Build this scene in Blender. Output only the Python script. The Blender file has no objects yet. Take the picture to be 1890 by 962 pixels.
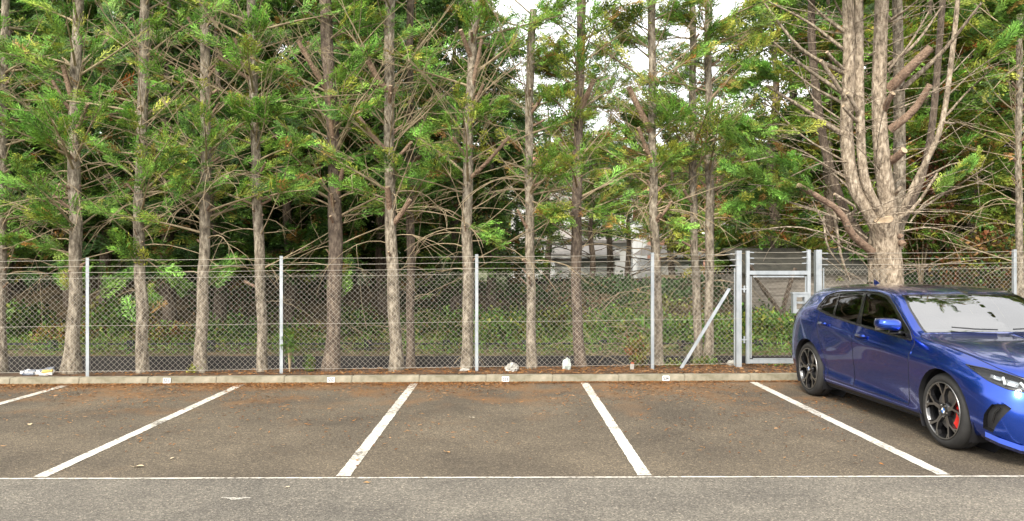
import bpy, bmesh, math, random
import numpy as np
from mathutils import Vector, Matrix, noise as mnoise
from mathutils.geometry import delaunay_2d_cdt

R = math.radians
rng = np.random.default_rng(11)
random.seed(11)
SC = bpy.context.scene
COL = SC.collection

# ------------------------------------------------------------------ camera, sky, sun, exposure
FPX, CAMH, YAW = 1424.0, 1.64, 0.0091
cam_d = bpy.data.cameras.new('camera')
cam_d.sensor_width = 36.0
cam_d.lens = 36.0 * FPX / 1890.0
cam_d.shift_y = 4.0 / 1890.0
cam_d.clip_start = 0.05
cam_d.clip_end = 2000.0
cam = bpy.data.objects.new('camera', cam_d)
COL.objects.link(cam)
cam.location = (0, 0, CAMH)
cam.rotation_euler = (R(90), 0, -YAW)
SC.camera = cam

SUN_EL, SUN_AZ = R(40), R(205)          # azimuth clockwise from +Y: behind the camera, a little to the left
world = bpy.data.worlds.new('World')
SC.world = world
world.use_nodes = True
wn = world.node_tree
wn.nodes.clear()
w_out = wn.nodes.new('ShaderNodeOutputWorld')
w_bg = wn.nodes.new('ShaderNodeBackground')
w_sky = wn.nodes.new('ShaderNodeTexSky')
w_sky.sky_type = 'NISHITA'
w_sky.sun_disc = False
w_sky.sun_elevation = SUN_EL
w_sky.sun_rotation = SUN_AZ
w_sky.dust_density = 3.0
w_sky.air_density = 1.0
w_hs = wn.nodes.new('ShaderNodeHueSaturation')   # thin overcast: the blue washed out to white
w_hs.inputs['Saturation'].default_value = 0.22
w_hs.inputs['Value'].default_value = 1.0
wn.links.new(w_sky.outputs[0], w_hs.inputs['Color'])
w_tc = wn.nodes.new('ShaderNodeTexCoord')       # even cloud layer over the whole sky, softly mottled
w_n = wn.nodes.new('ShaderNodeTexNoise'); w_n.inputs['Scale'].default_value = 2.2; w_n.inputs['Detail'].default_value = 5
wn.links.new(w_tc.outputs['Generated'], w_n.inputs['Vector'])
w_r = wn.nodes.new('ShaderNodeValToRGB'); w_r.color_ramp.elements[0].position = .3; w_r.color_ramp.elements[1].position = .7
w_r.color_ramp.elements[0].color = (6.6, 6.5, 6.35, 1); w_r.color_ramp.elements[1].color = (8.8, 8.6, 8.3, 1)
wn.links.new(w_n.outputs['Fac'], w_r.inputs['Fac'])
w_mx = wn.nodes.new('ShaderNodeMix'); w_mx.data_type = 'RGBA'; w_mx.inputs[0].default_value = .50
wn.links.new(w_hs.outputs[0], w_mx.inputs[6]); wn.links.new(w_r.outputs[0], w_mx.inputs[7])
wn.links.new(w_mx.outputs[2], w_bg.inputs['Color'])
w_bg.inputs['Strength'].default_value = 0.15
wn.links.new(w_bg.outputs[0], w_out.inputs['Surface'])

sun_d = bpy.data.lights.new('sun', 'SUN')
sun_d.energy = 1.5
sun_d.angle = R(14)
sun_d.color = (1.0, 0.925, 0.79)
sun = bpy.data.objects.new('sun', sun_d)
COL.objects.link(sun)
sdir = Vector((math.sin(SUN_AZ) * math.cos(SUN_EL), math.cos(SUN_AZ) * math.cos(SUN_EL), math.sin(SUN_EL)))
sun.rotation_euler = sdir.to_track_quat('Z', 'Y').to_euler()
sun.location = sdir * 60

SC.view_settings.view_transform = 'Standard'
SC.view_settings.look = 'None'
SC.view_settings.exposure = 1.5
SC.view_settings.gamma = 1.0
SC.view_settings.use_curve_mapping = False
SC.render.engine = 'CYCLES'
SC.cycles.max_bounces = 7
SC.cycles.diffuse_bounces = 3
SC.cycles.transparent_max_bounces = 8
SC.cycles.use_denoising = True

# ------------------------------------------------------------------ helpers
def at(px, py, Y):
    """photo pixel on the plane at distance Y in front of the camera -> world point"""
    s, c = math.sin(YAW), math.cos(YAW)
    xc, zc = (px - 945.0) / FPX, -(py - 485.0) / FPX
    d = (s + xc * c, c - xc * s, zc)
    k = Y / d[1]
    return Vector((d[0] * k, Y, CAMH + d[2] * k))

def xat(px, Y):
    return at(px, 485, Y).x

def depth_for(py, z):
    return (CAMH - z) * FPX / (py - 485.0)

def empty(name, loc=(0, 0, 0), rz=0.0):
    o = bpy.data.objects.new(name, None)
    o.empty_display_size = 0.2
    o.location = loc
    o.rotation_euler = (0, 0, rz)
    COL.objects.link(o)
    return o

def tag(o, label=None, cat=None, group=None, kind=None):
    if label: o['label'] = label
    if cat: o['category'] = cat
    if group: o['group'] = group
    if kind: o['kind'] = kind
    return o

def link(name, me, parent=None):
    o = bpy.data.objects.new(name, me)
    COL.objects.link(o)
    if parent is not None:
        o.parent = parent
        o.matrix_parent_inverse = Matrix.Identity(4)
    return o

def np_mesh(name, V, Q, mats, tint=None, midx=None, smooth=False, tris=False):
    """mesh from numpy: V (n,3), Q (m,4) quads or (m,3) triangles"""
    V = np.ascontiguousarray(V, dtype=np.float32); Q = np.ascontiguousarray(Q, dtype=np.int32)
    k = Q.shape[1]
    me = bpy.data.meshes.new(name)
    me.vertices.add(len(V)); me.vertices.foreach_set('co', V.ravel())
    me.loops.add(Q.size); me.loops.foreach_set('vertex_index', Q.ravel())
    me.polygons.add(len(Q))
    me.polygons.foreach_set('loop_start', np.arange(0, Q.size, k, dtype=np.int32))
    if midx is not None:
        me.polygons.foreach_set('material_index', np.asarray(midx, dtype=np.int32))
    if smooth:
        me.polygons.foreach_set('use_smooth', np.ones(len(Q), dtype=bool))
    for m in (mats if isinstance(mats, (list, tuple)) else [mats]):
        me.materials.append(m)
    if tint is not None:
        a = me.color_attributes.new('tint', 'FLOAT_COLOR', 'POINT')
        c4 = np.ones((len(V), 4), dtype=np.float32); c4[:, :3] = tint
        a.data.foreach_set('color', c4.ravel())
    me.update(calc_edges=True)
    me.validate()
    return me

class MB:
    """collects quads / tris / ngons into one mesh"""
    def __init__(self):
        self.v = []; self.f = []; self.m = []; self.s = []
    def add(self, V, F, mi=0, smooth=False):
        b = len(self.v)
        self.v.extend([tuple(p) for p in V])
        for f in F:
            self.f.append(tuple(i + b for i in f)); self.m.append(mi); self.s.append(smooth)
        return self
    def box(self, lo, hi, mi=0, M=None):
        x0, y0, z0 = lo; x1, y1, z1 = hi
        V = [(x0,y0,z0),(x1,y0,z0),(x1,y1,z0),(x0,y1,z0),(x0,y0,z1),(x1,y0,z1),(x1,y1,z1),(x0,y1,z1)]
        if M is not None: V = [M @ Vector(p) for p in V]
        return self.add(V, [(0,3,2,1),(4,5,6,7),(0,1,5,4),(1,2,6,5),(2,3,7,6),(3,0,4,7)], mi)
    def bar(self, p, q, w, t, mi=0):
        """rectangular bar from p to q, width w (sideways) and thickness t"""
        p, q = Vector(p), Vector(q); d = (q - p); L = d.length; d.normalize()
        up = Vector((0, 1, 0)) if abs(d.y) < 0.9 else Vector((1, 0, 0))
        s = d.cross(up).normalized(); u = s.cross(d).normalized()
        M = Matrix((s, u, d)).transposed().to_4x4(); M.translation = p
        return self.box((-w/2, -t/2, 0), (w/2, t/2, L), mi, M)
    def tube(self, pts, rad, n=8, mi=0, cap=True, capmi=None, smooth=True, wob=None):
        V, F, rings = tube_geo(pts, rad, n, wob)
        b = len(self.v)
        self.add(V, F, mi, smooth)
        if cap:
            for r in (0, rings - 1):
                ids = [b + r * n + i for i in range(n)]
                if r == 0: ids = ids[::-1]
                # own vertices so the cut stays flat
                nb = len(self.v)
                self.v.extend([self.v[i] for i in ids])
                self.f.append(tuple(range(nb, nb + n))); self.m.append(mi if capmi is None else capmi); self.s.append(False)
        return self
    def lathe(self, prof, n=32, axis='x', mi=0, smooth=True, M=None):
        """prof list of (along, radius); revolved about the axis"""
        V = []; F = []
        for (a, r) in prof:
            for i in range(n):
                t = 2 * math.pi * i / n
                p = (a, r * math.cos(t), r * math.sin(t))
                V.append(p if M is None else tuple(M @ Vector(p)))
        for j in range(len(prof) - 1):
            for i in range(n):
                k = (i + 1) % n
                F.append((j*n+i, j*n+k, (j+1)*n+k, (j+1)*n+i))
        return self.add(V, F, mi, smooth)
    def build(self, name, mats, parent=None, loc=None):
        me = bpy.data.meshes.new(name)
        me.from_pydata(self.v, [], self.f)
        for m in (mats if isinstance(mats, (list, tuple)) else [mats]):
            me.materials.append(m)
        me.polygons.foreach_set('material_index', self.m)
        me.polygons.foreach_set('use_smooth', self.s)
        me.update()
        o = link(name, me, parent)
        if loc is not None: o.location = loc
        return o

def tube_geo(pts, rad, n=8, wob=None):
    P = [Vector(p) for p in pts]; m = len(P)
    if not hasattr(rad, '__len__'): rad = [rad] * m
    T = [(P[min(i+1, m-1)] - P[max(i-1, 0)]).normalized() for i in range(m)]
    ref = Vector((1, 0, 0)) if abs(T[0].x) < 0.8 else Vector((0, 1, 0))
    N = (ref - T[0] * ref.dot(T[0])).normalized()
    V = []; F = []
    for i in range(m):
        N = (N - T[i] * N.dot(T[i]))
        N.normalize()
        B = T[i].cross(N)
        for k in range(n):
            a = 2 * math.pi * k / n
            r = rad[i]
            if wob: r *= 1 + wob(k / n, i)
            V.append(P[i] + (N * math.cos(a) + B * math.sin(a)) * r)
    for i in range(m - 1):
        for k in range(n):
            k2 = (k + 1) % n
            F.append((i*n+k, i*n+k2, (i+1)*n+k2, (i+1)*n+k))
    return V, F, m

def smooth_path(pts, n):
    """Catmull-Rom through the points, n samples in all"""
    P = [Vector(p) for p in pts]
    if len(P) == 2:
        return [P[0].lerp(P[1], i / (n - 1)) for i in range(n)]
    out = []
    segs = len(P) - 1
    for i in range(n):
        t = i / (n - 1) * segs; k = min(int(t), segs - 1); u = t - k
        p0 = P[k-1] if k > 0 else P[0] * 2 - P[1]
        p3 = P[k+2] if k + 2 <= segs else P[-1] * 2 - P[-2]
        p1, p2 = P[k], P[k+1]
        out.append(0.5 * ((2*p1) + (p2-p0)*u + (2*p0-5*p1+4*p2-p3)*u*u + (3*p1-p0-3*p2+p3)*u*u*u))
    return out

# ------------------------------------------------------------------ materials
def mat(name, col=(0.5, 0.5, 0.5), rough=0.7, metal=0.0, noise=None, bump=None, spec=None, coat=0.0):
    """principled; noise = (scale, detail, [(pos, colour), ...], stretch); bump = (scale, strength, distance)"""
    m = bpy.data.materials.new(name); m.use_nodes = True
    nt = m.node_tree; p = nt.nodes['Principled BSDF']
    p.inputs['Base Color'].default_value = (*col, 1)
    p.inputs['Roughness'].default_value = rough
    p.inputs['Metallic'].default_value = metal
    if spec is not None: p.inputs['Specular IOR Level'].default_value = spec
    if coat: p.inputs['Coat Weight'].default_value = coat; p.inputs['Coat Roughness'].default_value = 0.03
    tc = None
    def coords(stretch):
        nonlocal tc
        if tc is None: tc = nt.nodes.new('ShaderNodeTexCoord')
        mp = nt.nodes.new('ShaderNodeMapping')
        mp.inputs['Scale'].default_value = stretch
        nt.links.new(tc.outputs['Object'], mp.inputs['Vector'])
        return mp.outputs[0]
    if noise:
        sc, det, stops = noise[:3]; st = noise[3] if len(noise) > 3 else (1, 1, 1)
        n = nt.nodes.new('ShaderNodeTexNoise'); n.inputs['Scale'].default_value = sc
        n.inputs['Detail'].default_value = det; n.inputs['Roughness'].default_value = 0.65
        nt.links.new(coords(st), n.inputs['Vector'])
        r = nt.nodes.new('ShaderNodeValToRGB')
        while len(r.color_ramp.elements) < len(stops): r.color_ramp.elements.new(0.5)
        for e, (pos, c) in zip(r.color_ramp.elements, stops):
            e.position = pos; e.color = (*c, 1)
        nt.links.new(n.outputs['Fac'], r.inputs['Fac'])
        nt.links.new(r.outputs['Color'], p.inputs['Base Color'])
    if bump:
        sc, stg, dist = bump[:3]; st = bump[3] if len(bump) > 3 else (1, 1, 1)
        n = nt.nodes.new('ShaderNodeTexNoise'); n.inputs['Scale'].default_value = sc
        n.inputs['Detail'].default_value = 6
        nt.links.new(coords(st), n.inputs['Vector'])
        b = nt.nodes.new('ShaderNodeBump'); b.inputs['Strength'].default_value = stg
        b.inputs['Distance'].default_value = dist
        nt.links.new(n.outputs['Fac'], b.inputs['Height'])
        nt.links.new(b.outputs[0], p.inputs['Normal'])
    return m

def leaf_mat(name, trans=0.22, rough=0.5, mult=1.0):
    """foliage: colour from the per-leaf tint attribute, part of the light passes through"""
    m = bpy.data.materials.new(name); m.use_nodes = True
    nt = m.node_tree; p = nt.nodes['Principled BSDF']; out = nt.nodes['Material Output']
    at_ = nt.nodes.new('ShaderNodeAttribute'); at_.attribute_name = 'tint'
    p.inputs['Roughness'].default_value = rough
    p.inputs['Specular IOR Level'].default_value = 0.3
    nt.links.new(at_.outputs['Color'], p.inputs['Base Color'])
    t = nt.nodes.new('ShaderNodeBsdfTranslucent')
    nt.links.new(at_.outputs['Color'], t.inputs['Color'])
    mx = nt.nodes.new('ShaderNodeMixShader'); mx.inputs[0].default_value = trans
    nt.links.new(p.outputs[0], mx.inputs[1]); nt.links.new(t.outputs[0], mx.inputs[2])
    nt.links.new(mx.outputs[0], out.inputs['Surface'])
    return m

def asphalt(name, base, tan, litter):
    m = bpy.data.materials.new(name); m.use_nodes = True
    nt = m.node_tree; p = nt.nodes['Principled BSDF']; L = nt.links.new; N = nt.nodes.new
    p.inputs['Roughness'].default_value = 0.88
    p.inputs['Specular IOR Level'].default_value = 0.3
    tc = N('ShaderNodeTexCoord')
    vo = N('ShaderNodeTexVoronoi'); vo.inputs['Scale'].default_value = 100         # stones about 10 mm
    L(tc.outputs['Object'], vo.inputs['Vector'])
    hv = N('ShaderNodeSeparateColor'); L(vo.outputs['Color'], hv.inputs[0])
    r1 = N('ShaderNodeValToRGB'); e = r1.color_ramp.elements
    e[0].position = 0.0; e[0].color = (base[0]*0.55, base[1]*0.55, base[2]*0.55, 1)
    e[1].position = 1.0; e[1].color = (base[0]*2.3, base[1]*2.22, base[2]*2.1, 1)
    x = e.new(0.6); x.color = (*base, 1)
    x = e.new(0.93); x.color = (base[0]*1.4, base[1]*1.4, base[2]*1.4, 1)
    L(hv.outputs[0], r1.inputs['Fac'])
    n1 = N('ShaderNodeTexNoise'); n1.inputs['Scale'].default_value = 0.9; n1.inputs['Detail'].default_value = 7
    n1.inputs['Roughness'].default_value = 0.6
    L(tc.outputs['Object'], n1.inputs['Vector'])
    r2 = N('ShaderNodeValToRGB'); e = r2.color_ramp.elements
    e[0].position = 0.32; e[0].color = (0.68, 0.67, 0.66, 1); e[1].position = 0.7; e[1].color = (1.22, 1.2, 1.14, 1)
    L(n1.outputs['Fac'], r2.inputs['Fac'])
    mu = N('ShaderNodeMix'); mu.data_type = 'RGBA'; mu.blend_type = 'MULTIPLY'; mu.inputs[0].default_value = 1.0
    L(r1.outputs[0], mu.inputs[6]); L(r2.outputs[0], mu.inputs[7])
    n2 = N('ShaderNodeTexNoise'); n2.inputs['Scale'].default_value = 1.7; n2.inputs['Detail'].default_value = 8
    L(tc.outputs['Object'], n2.inputs['Vector'])
    n3 = N('ShaderNodeTexNoise'); n3.inputs['Scale'].default_value = 70; n3.inputs['Detail'].default_value = 3
    L(tc.outputs['Object'], n3.inputs['Vector'])
    sp = N('ShaderNodeSeparateXYZ'); L(tc.outputs['Object'], sp.inputs[0])
    mr = N('ShaderNodeMapRange'); mr.inputs[1].default_value = 7.6; mr.inputs[2].default_value = 10.7
    mr.inputs[3].default_value = -0.12; mr.inputs[4].default_value = litter
    L(sp.outputs['Y'], mr.inputs[0])
    a1 = N('ShaderNodeMath'); a1.operation = 'ADD'; L(n2.outputs['Fac'], a1.inputs[0]); L(mr.outputs[0], a1.inputs[1])
    a2 = N('ShaderNodeMath'); a2.operation = 'MULTIPLY_ADD'; a2.inputs[1].default_value = 0.5
    L(n3.outputs['Fac'], a2.inputs[0]); L(a1.outputs[0], a2.inputs[2])
    ss = N('ShaderNodeMapRange'); ss.inputs[1].default_value = 0.8; ss.inputs[2].default_value = 1.25
    L(a2.outputs[0], ss.inputs[0])
    mx = N('ShaderNodeMix'); mx.data_type = 'RGBA'
    L(ss.outputs[0], mx.inputs[0]); L(mu.outputs[2], mx.inputs[6]); mx.inputs[7].default_value = (*tan, 1)
    L(mx.outputs[2], p.inputs['Base Color'])
    b = N('ShaderNodeBump'); b.inputs['Strength'].default_value = 0.8; b.inputs['Distance'].default_value = 0.006
    L(vo.outputs['Distance'], b.inputs['Height']); L(b.outputs[0], p.inputs['Normal'])
    return m

M = {}
M['bay'] = asphalt('bay_asphalt', (0.108, 0.089, 0.066), (0.21, 0.108, 0.042), 0.28)
M['road'] = asphalt('road_asphalt', (0.140, 0.128, 0.110), (0.16, 0.135, 0.105), -0.4)
M['soil'] = mat('soil', rough=0.95, noise=(6, 8, [(0.3, (0.035, 0.022, 0.013)), (0.55, (0.10, 0.058, 0.030)), (0.75, (0.16, 0.095, 0.05))]), bump=(25, 0.8, 0.03))
M['bank'] = mat('bank_earth', rough=0.95, noise=(2.5, 8, [(0.3, (0.045, 0.032, 0.017)), (0.5, (0.11, 0.082, 0.040)), (0.72, (0.26, 0.165, 0.09))]), bump=(14, 0.8, 0.05))
M['field'] = mat('field', rough=0.95, noise=(0.4, 6, [(0.3, (0.04, 0.055, 0.02)), (0.7, (0.08, 0.085, 0.035))]))
M['gravel'] = mat('gravel', rough=0.95, noise=(60, 4, [(0.3, (0.05, 0.036, 0.025)), (0.5, (0.15, 0.11, 0.08)), (0.7, (0.26, 0.21, 0.16))]), bump=(60, 0.8, 0.02))
M['concrete'] = mat('kerb_concrete', rough=0.9, noise=(5, 9, [(0.25, (0.10, 0.092, 0.052)), (0.45, (0.20, 0.18, 0.125)), (0.7, (0.32, 0.285, 0.215))]), bump=(90, 0.4, 0.004))
M['timber_dark'] = mat('dark_timber', rough=0.85, noise=(4, 6, [(0.3, (0.010, 0.009, 0.010)), (0.7, (0.028, 0.024, 0.022))], (0.4, 3, 6)), bump=(30, 0.5, 0.01, (0.2, 1, 4)))
M['rail'] = mat('black_rail', (0.016, 0.017, 0.022), 0.6, bump=(40, 0.2, 0.003))
M['galv'] = mat('galvanised_steel', rough=0.5, metal=0.35, noise=(9, 6, [(0.3, (0.23, 0.255, 0.27)), (0.7, (0.38, 0.405, 0.42))], (1, 1, 0.4)), bump=(120, 0.1, 0.001))
M['wire'] = mat('fence_wire', (0.42, 0.39, 0.33), 0.55, 0.1)
def paint_mat():
    m = mat('road_paint', rough=0.75)
    nt = m.node_tree; p = nt.nodes['Principled BSDF']; N = nt.nodes.new; L = nt.links.new
    tc = N('ShaderNodeTexCoord')
    a = N('ShaderNodeTexNoise'); a.inputs['Scale'].default_value = 26; a.inputs['Detail'].default_value = 8; a.inputs['Roughness'].default_value = 0.7
    b = N('ShaderNodeTexNoise'); b.inputs['Scale'].default_value = 2.2; b.inputs['Detail'].default_value = 4
    L(tc.outputs['Object'], a.inputs['Vector']); L(tc.outputs['Object'], b.inputs['Vector'])
    ad = N('ShaderNodeMath'); ad.operation = 'MULTIPLY_ADD'; ad.inputs[1].default_value = 0.55
    L(b.outputs['Fac'], ad.inputs[0]); L(a.outputs['Fac'], ad.inputs[2])
    r = N('ShaderNodeValToRGB'); e = r.color_ramp.elements
    e[0].position = 0.63; e[0].color = (0.13, 0.115, 0.095, 1); e[1].position = 0.73; e[1].color = (0.45, 0.42, 0.36, 1)
    x = e.new(0.85); x.color = (0.57, 0.54, 0.48, 1)
    L(ad.outputs[0], r.inputs['Fac']); L(r.outputs[0], p.inputs['Base Color'])
    return m
M['paint'] = paint_mat()
def bark(name, dark, mid, light):
    m = mat(name, rough=0.92, noise=(15, 10, [(0.32, dark), (0.50, mid), (0.70, light)], (1.5, 1.5, 0.62)), bump=(22, 1.0, 0.03, (1.6, 1.6, 0.6)))
    return m
M['bark'] = bark('bark', (0.040, 0.030, 0.020), (0.190, 0.157, 0.115), (0.41, 0.36, 0.28))
M['bark_dark'] = bark('dark_bark', (0.035, 0.025, 0.018), (0.115, 0.085, 0.062), (0.24, 0.19, 0.14))
M['bark_pale'] = bark('pale_bark', (0.055, 0.040, 0.026), (0.26, 0.205, 0.145), (0.50, 0.425, 0.325))
M['stub'] = mat('stub_bark', rough=0.9, noise=(14, 6, [(0.3, (0.115, 0.07, 0.045)), (0.7, (0.30, 0.205, 0.14))], (1, 1, 0.5)), bump=(34, 1.0, 0.03))
M['cut'] = mat('cut_wood', rough=0.8, noise=(20, 4, [(0.3, (0.27, 0.19, 0.115)), (0.7, (0.44, 0.34, 0.23))]))
M['twig'] = mat('dead_twig', rough=0.9, noise=(7, 4, [(0.3, (0.155, 0.115, 0.068)), (0.7, (0.39, 0.31, 0.195))]))
M['leaf'] = leaf_mat('foliage')
M['leaf_dry'] = leaf_mat('dry_leaf', 0.15, 0.8)
M['white_wall'] = mat('white_render', rough=0.85, noise=(1.2, 6, [(0.3, (0.44, 0.44, 0.425)), (0.7, (0.58, 0.575, 0.555))]))
M['slate'] = mat('slate_roof', rough=0.8, noise=(5, 6, [(0.3, (0.16, 0.145, 0.13)), (0.7, (0.30, 0.275, 0.25))]))
M['red_tile'] = mat('red_tile', rough=0.85, noise=(6, 6, [(0.3, (0.22, 0.085, 0.055)), (0.7, (0.36, 0.17, 0.11))]))
M['brick'] = mat('red_brick', rough=0.9, noise=(9, 6, [(0.3, (0.24, 0.11, 0.075)), (0.7, (0.38, 0.21, 0.15))]))
M['glass_far'] = mat('house_glass', (0.03, 0.035, 0.04), 0.1)
M['white_trim'] = mat('white_paint', (0.64, 0.64, 0.63), 0.55)
M['gutter'] = mat('gutter', (0.05, 0.045, 0.045), 0.5)
M['shed_board'] = mat('weathered_board', rough=0.9, noise=(3, 7, [(0.3, (0.17, 0.145, 0.115)), (0.7, (0.36, 0.32, 0.275))], (0.5, 1, 7)), bump=(20, 0.6, 0.01, (0.3, 1, 6)))
M['shed_roof'] = mat('felt_roof', rough=0.95, noise=(7, 7, [(0.3, (0.028, 0.026, 0.02)), (0.7, (0.075, 0.07, 0.052))]), bump=(60, 0.6, 0.01))
M['plate'] = mat('plate_white', (0.62, 0.62, 0.61), 0.5)
M['ink'] = mat('plate_ink', (0.008, 0.009, 0.016), 0.6)
M['bag'] = mat('pale_bag', rough=0.45, noise=(7, 6, [(0.3, (0.25, 0.24, 0.21)), (0.7, (0.50, 0.48, 0.44))]), bump=(22, 0.6, 0.02))

# ------------------------------------------------------------------ foliage primitives
def spray_template(n_side, n_sub, seed, width=0.034, curl=0.12):
    """flat feathery cypress spray, unit length along +x, spread in y: quads (kites)"""
    r = np.random.default_rng(seed)
    V = []; Q = []
    def kite(p, d, L, w, nrm):
        s = np.cross(nrm, d); s /= (np.linalg.norm(s) + 1e-9)
        b = len(V)
        V.extend([p, p + d*L*0.45 + s*w, p + d*L, p + d*L*0.45 - s*w]); Q.append((b, b+1, b+2, b+3))
    up = np.array([0, 0, 1.0])
    def axis(t): return np.array([t, 0.06*math.sin(4*t + seed), curl*math.sin(2.6*t) - curl*0.8*t*t])
    kite(axis(0), np.array([1, 0, -curl*0.3]), 1.0, 0.014, up)
    for i in range(n_side):
        t = 0.03 + 0.90 * (i / (n_side - 1)) ** 0.9
        for sgn in (1, -1):
            L = (0.40 * (1 - t) ** 0.6 * min(1, t*2.5 + 0.55) + 0.08) * r.uniform(0.65, 1.2)
            a = r.uniform(0.38, 0.72)
            d = np.array([math.cos(a), sgn * math.sin(a), r.uniform(-0.22, 0.25)]); d /= np.linalg.norm(d)
            p = axis(t + 0.02 * sgn)
            nr = up + r.normal(0, 0.35, 3)
            kite(p, d, L, width * r.uniform(0.55, 0.85), nr)
            for k in range(n_sub):
                tt = 0.15 + 0.7 * k / max(1, n_sub - 1)
                q = p + d * L * tt
                ss = 1 if k % 2 else -1
                aa = a * sgn + ss * r.uniform(0.35, 0.62)
                d2 = np.array([math.cos(aa), math.sin(aa), d[2] + r.uniform(-0.25, 0.25)]); d2 /= np.linalg.norm(d2)
                kite(q, d2, L * (0.55 - 0.30*tt) + 0.045, width * r.uniform(0.5, 0.8), up + r.normal(0, 0.4, 3))
    return np.array(V), np.array(Q)

SPRAY_FINE = [spray_template(11, 4, s, 0.026) for s in (1, 2, 3, 4)]
SPRAY_MID = [spray_template(8, 2, s, 0.040) for s in (5, 6, 7)]
SPRAY_SMALL = [spray_template(7, 3, s, 0.033) for s in (11, 12, 13, 14)]
SPRAY_COARSE = [spray_template(5, 1, s, 0.07) for s in (8, 9)]

def frames(D, Nrm):
    """rotation matrices (k,3,3): columns x=D, z~Nrm"""
    D = D / np.linalg.norm(D, axis=1, keepdims=True)
    Y = np.cross(Nrm, D); Y /= (np.linalg.norm(Y, axis=1, keepdims=True) + 1e-9)
    Z = np.cross(D, Y)
    return np.stack([D, Y, Z], axis=2)

def scatter(templates, P, D, Nrm, S, tint):
    """place leaf templates: arrays (k,3),(k,3),(k,3),(k,),(k,3) -> V,Q,T"""
    P = np.asarray(P, float); D = np.asarray(D, float); Nrm = np.asarray(Nrm, float); S = np.asarray(S, float); tint = np.asarray(tint, float)
    k = len(P); Rm = frames(D, Nrm)
    which = rng.integers(0, len(templates), k)
    Vs, Qs, Ts = [], [], []; off = 0
    for ti, (tv, tq) in enumerate(templates):
        idx = np.where(which == ti)[0]
        if len(idx) == 0: continue
        V = np.einsum('kij,nj->kni', Rm[idx] * S[idx][:, None, None], tv) + P[idx][:, None, :]
        nv = len(tv)
        Q = tq[None] + (np.arange(len(idx)) * nv)[:, None, None] + off
        T = np.repeat(tint[idx], nv, axis=0)
        # every leaf of a spray a little different, tips a little paler
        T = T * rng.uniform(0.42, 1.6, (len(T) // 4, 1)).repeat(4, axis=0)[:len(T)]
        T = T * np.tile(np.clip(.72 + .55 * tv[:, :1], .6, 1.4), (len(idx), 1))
        Vs.append(V.reshape(-1, 3)); Qs.append(Q.reshape(-1, 4)); Ts.append(T); off += len(idx) * nv
    return np.concatenate(Vs), np.concatenate(Qs), np.concatenate(Ts)

GREEN = np.array([0.092, 0.165, 0.026]); YGREEN = np.array([0.20, 0.208, 0.034]); DGREEN = np.array([0.036, 0.076, 0.020])
BROWN = np.array([0.18, 0.092, 0.032]); RUST = np.array([0.21, 0.070, 0.024]); BGREEN = np.array([0.105, 0.225, 0.036])
def tints(k, weights):
    cols = np.array([GREEN, YGREEN, DGREEN, BROWN, RUST, BGREEN])
    w = np.array(weights, float); w /= w.sum()
    c = cols[rng.choice(6, k, p=w)]
    c2 = cols[rng.choice(6, k, p=w)]
    t = rng.uniform(0, 0.45, (k, 1))
    return (c * (1 - t) + c2 * t) * rng.uniform(0.75, 1.3, (k, 1))

def multi_tube(paths, name, material, parent, n=5):
    """many thin tubes joined into one part (bare twigs of one tree)"""
    mb = MB()
    for pts, r0, r1 in paths:
        m = len(pts)
        mb.tube(pts, [r0 + (r1 - r0) * i / (m - 1) for i in range(m)], n, cap=False)
    return mb.build(name, material, parent)

# ================================================================== THE SETTING
def sheet(name, x0, x1, y0, y1, z, m):
    mb = MB().add([(x0, y0, z), (x1, y0, z), (x1, y1, z), (x0, y1, z)], [(0, 1, 2, 3)])
    return tag(mb.build(name, m), kind='structure')

def kerb_y(x): return 10.58 + 0.022 * x          # face of the kerb
def fence_y(x): return 11.1 + 0.08 * max(-8.5, min(9, x))
GY = 0.088                                        # verge level

sheet('ground', -900, 900, -900, 900, -0.62, M['field'])
NEAR = 5.88
sheet('road', -45, 45, -40, NEAR, 0.0, M['road'])
mb = MB(); mb.add([(-45, NEAR, 0), (45, NEAR, 0), (45, kerb_y(45) + 0.05, 0), (-45, kerb_y(-45) + 0.05, 0)], [(0, 1, 2, 3)])
tag(mb.build('parking_bays', M['bay']), kind='structure')

# terrain behind the kerb: verge, ditch, gravel strip, bank, back gardens
def nz(x, y, s=1.0): return mnoise.noise(Vector((x * s, y * s, 3.7)))
def smst(a, b, t):
    t = max(0.0, min(1.0, (t - a) / (b - a))); return t * t * (3 - 2 * t)
def terrain(x, y):
    e = fence_y(x) + 0.32 + 0.06 * nz(x, 0, 1.3)
    if y < e: return GY + 0.02 * nz(x, y, 3.1)
    if y < 12.36: return GY - (GY + 0.30) * smst(e, max(e + 0.35, 12.1), y) + 0.02 * nz(x, y, 3)
    if y < 15.0: return 0.09 + 0.02 * nz(x, y, 2.5)
    b = 1.02 * smst(15.0, 18.6, y) * (1 + 0.38 * nz(x, y, 0.42)) + 0.10 * nz(x, y, 1.1) * smst(15, 16, y)
    return 0.09 + b * (1 - 0.9 * smst(19.6, 24, y))
xs = np.concatenate([np.arange(-40, -13, 1.5), np.arange(-13, 13, 0.2), np.arange(13, 41, 1.5)])
us = np.concatenate([np.linspace(0, 1, 14), np.linspace(1.0, 2.0, 3)[1:]])
V = []; ny = 0
ylist = None
for x in xs:
    k0 = kerb_y(x) + 0.14
    ys = np.concatenate([np.linspace(k0, 12.34, 16), np.linspace(12.365, 15, 12), np.linspace(15.2, 20, 26), np.linspace(20.6, 60, 16)])
    ny = len(ys)
    for y in ys: V.append((x, y, terrain(x, y)))
Q = []; mi = []
for i in range(len(xs) - 1):
    for j in range(ny - 1):
        a = i * ny + j
        Q.append((a, a + ny, a + ny + 1, a + 1))
        yc = V[a][1]
        mi.append(0 if j < 15 else (1 if j < 17 else (2 if j < 54 else 3)))
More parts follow.
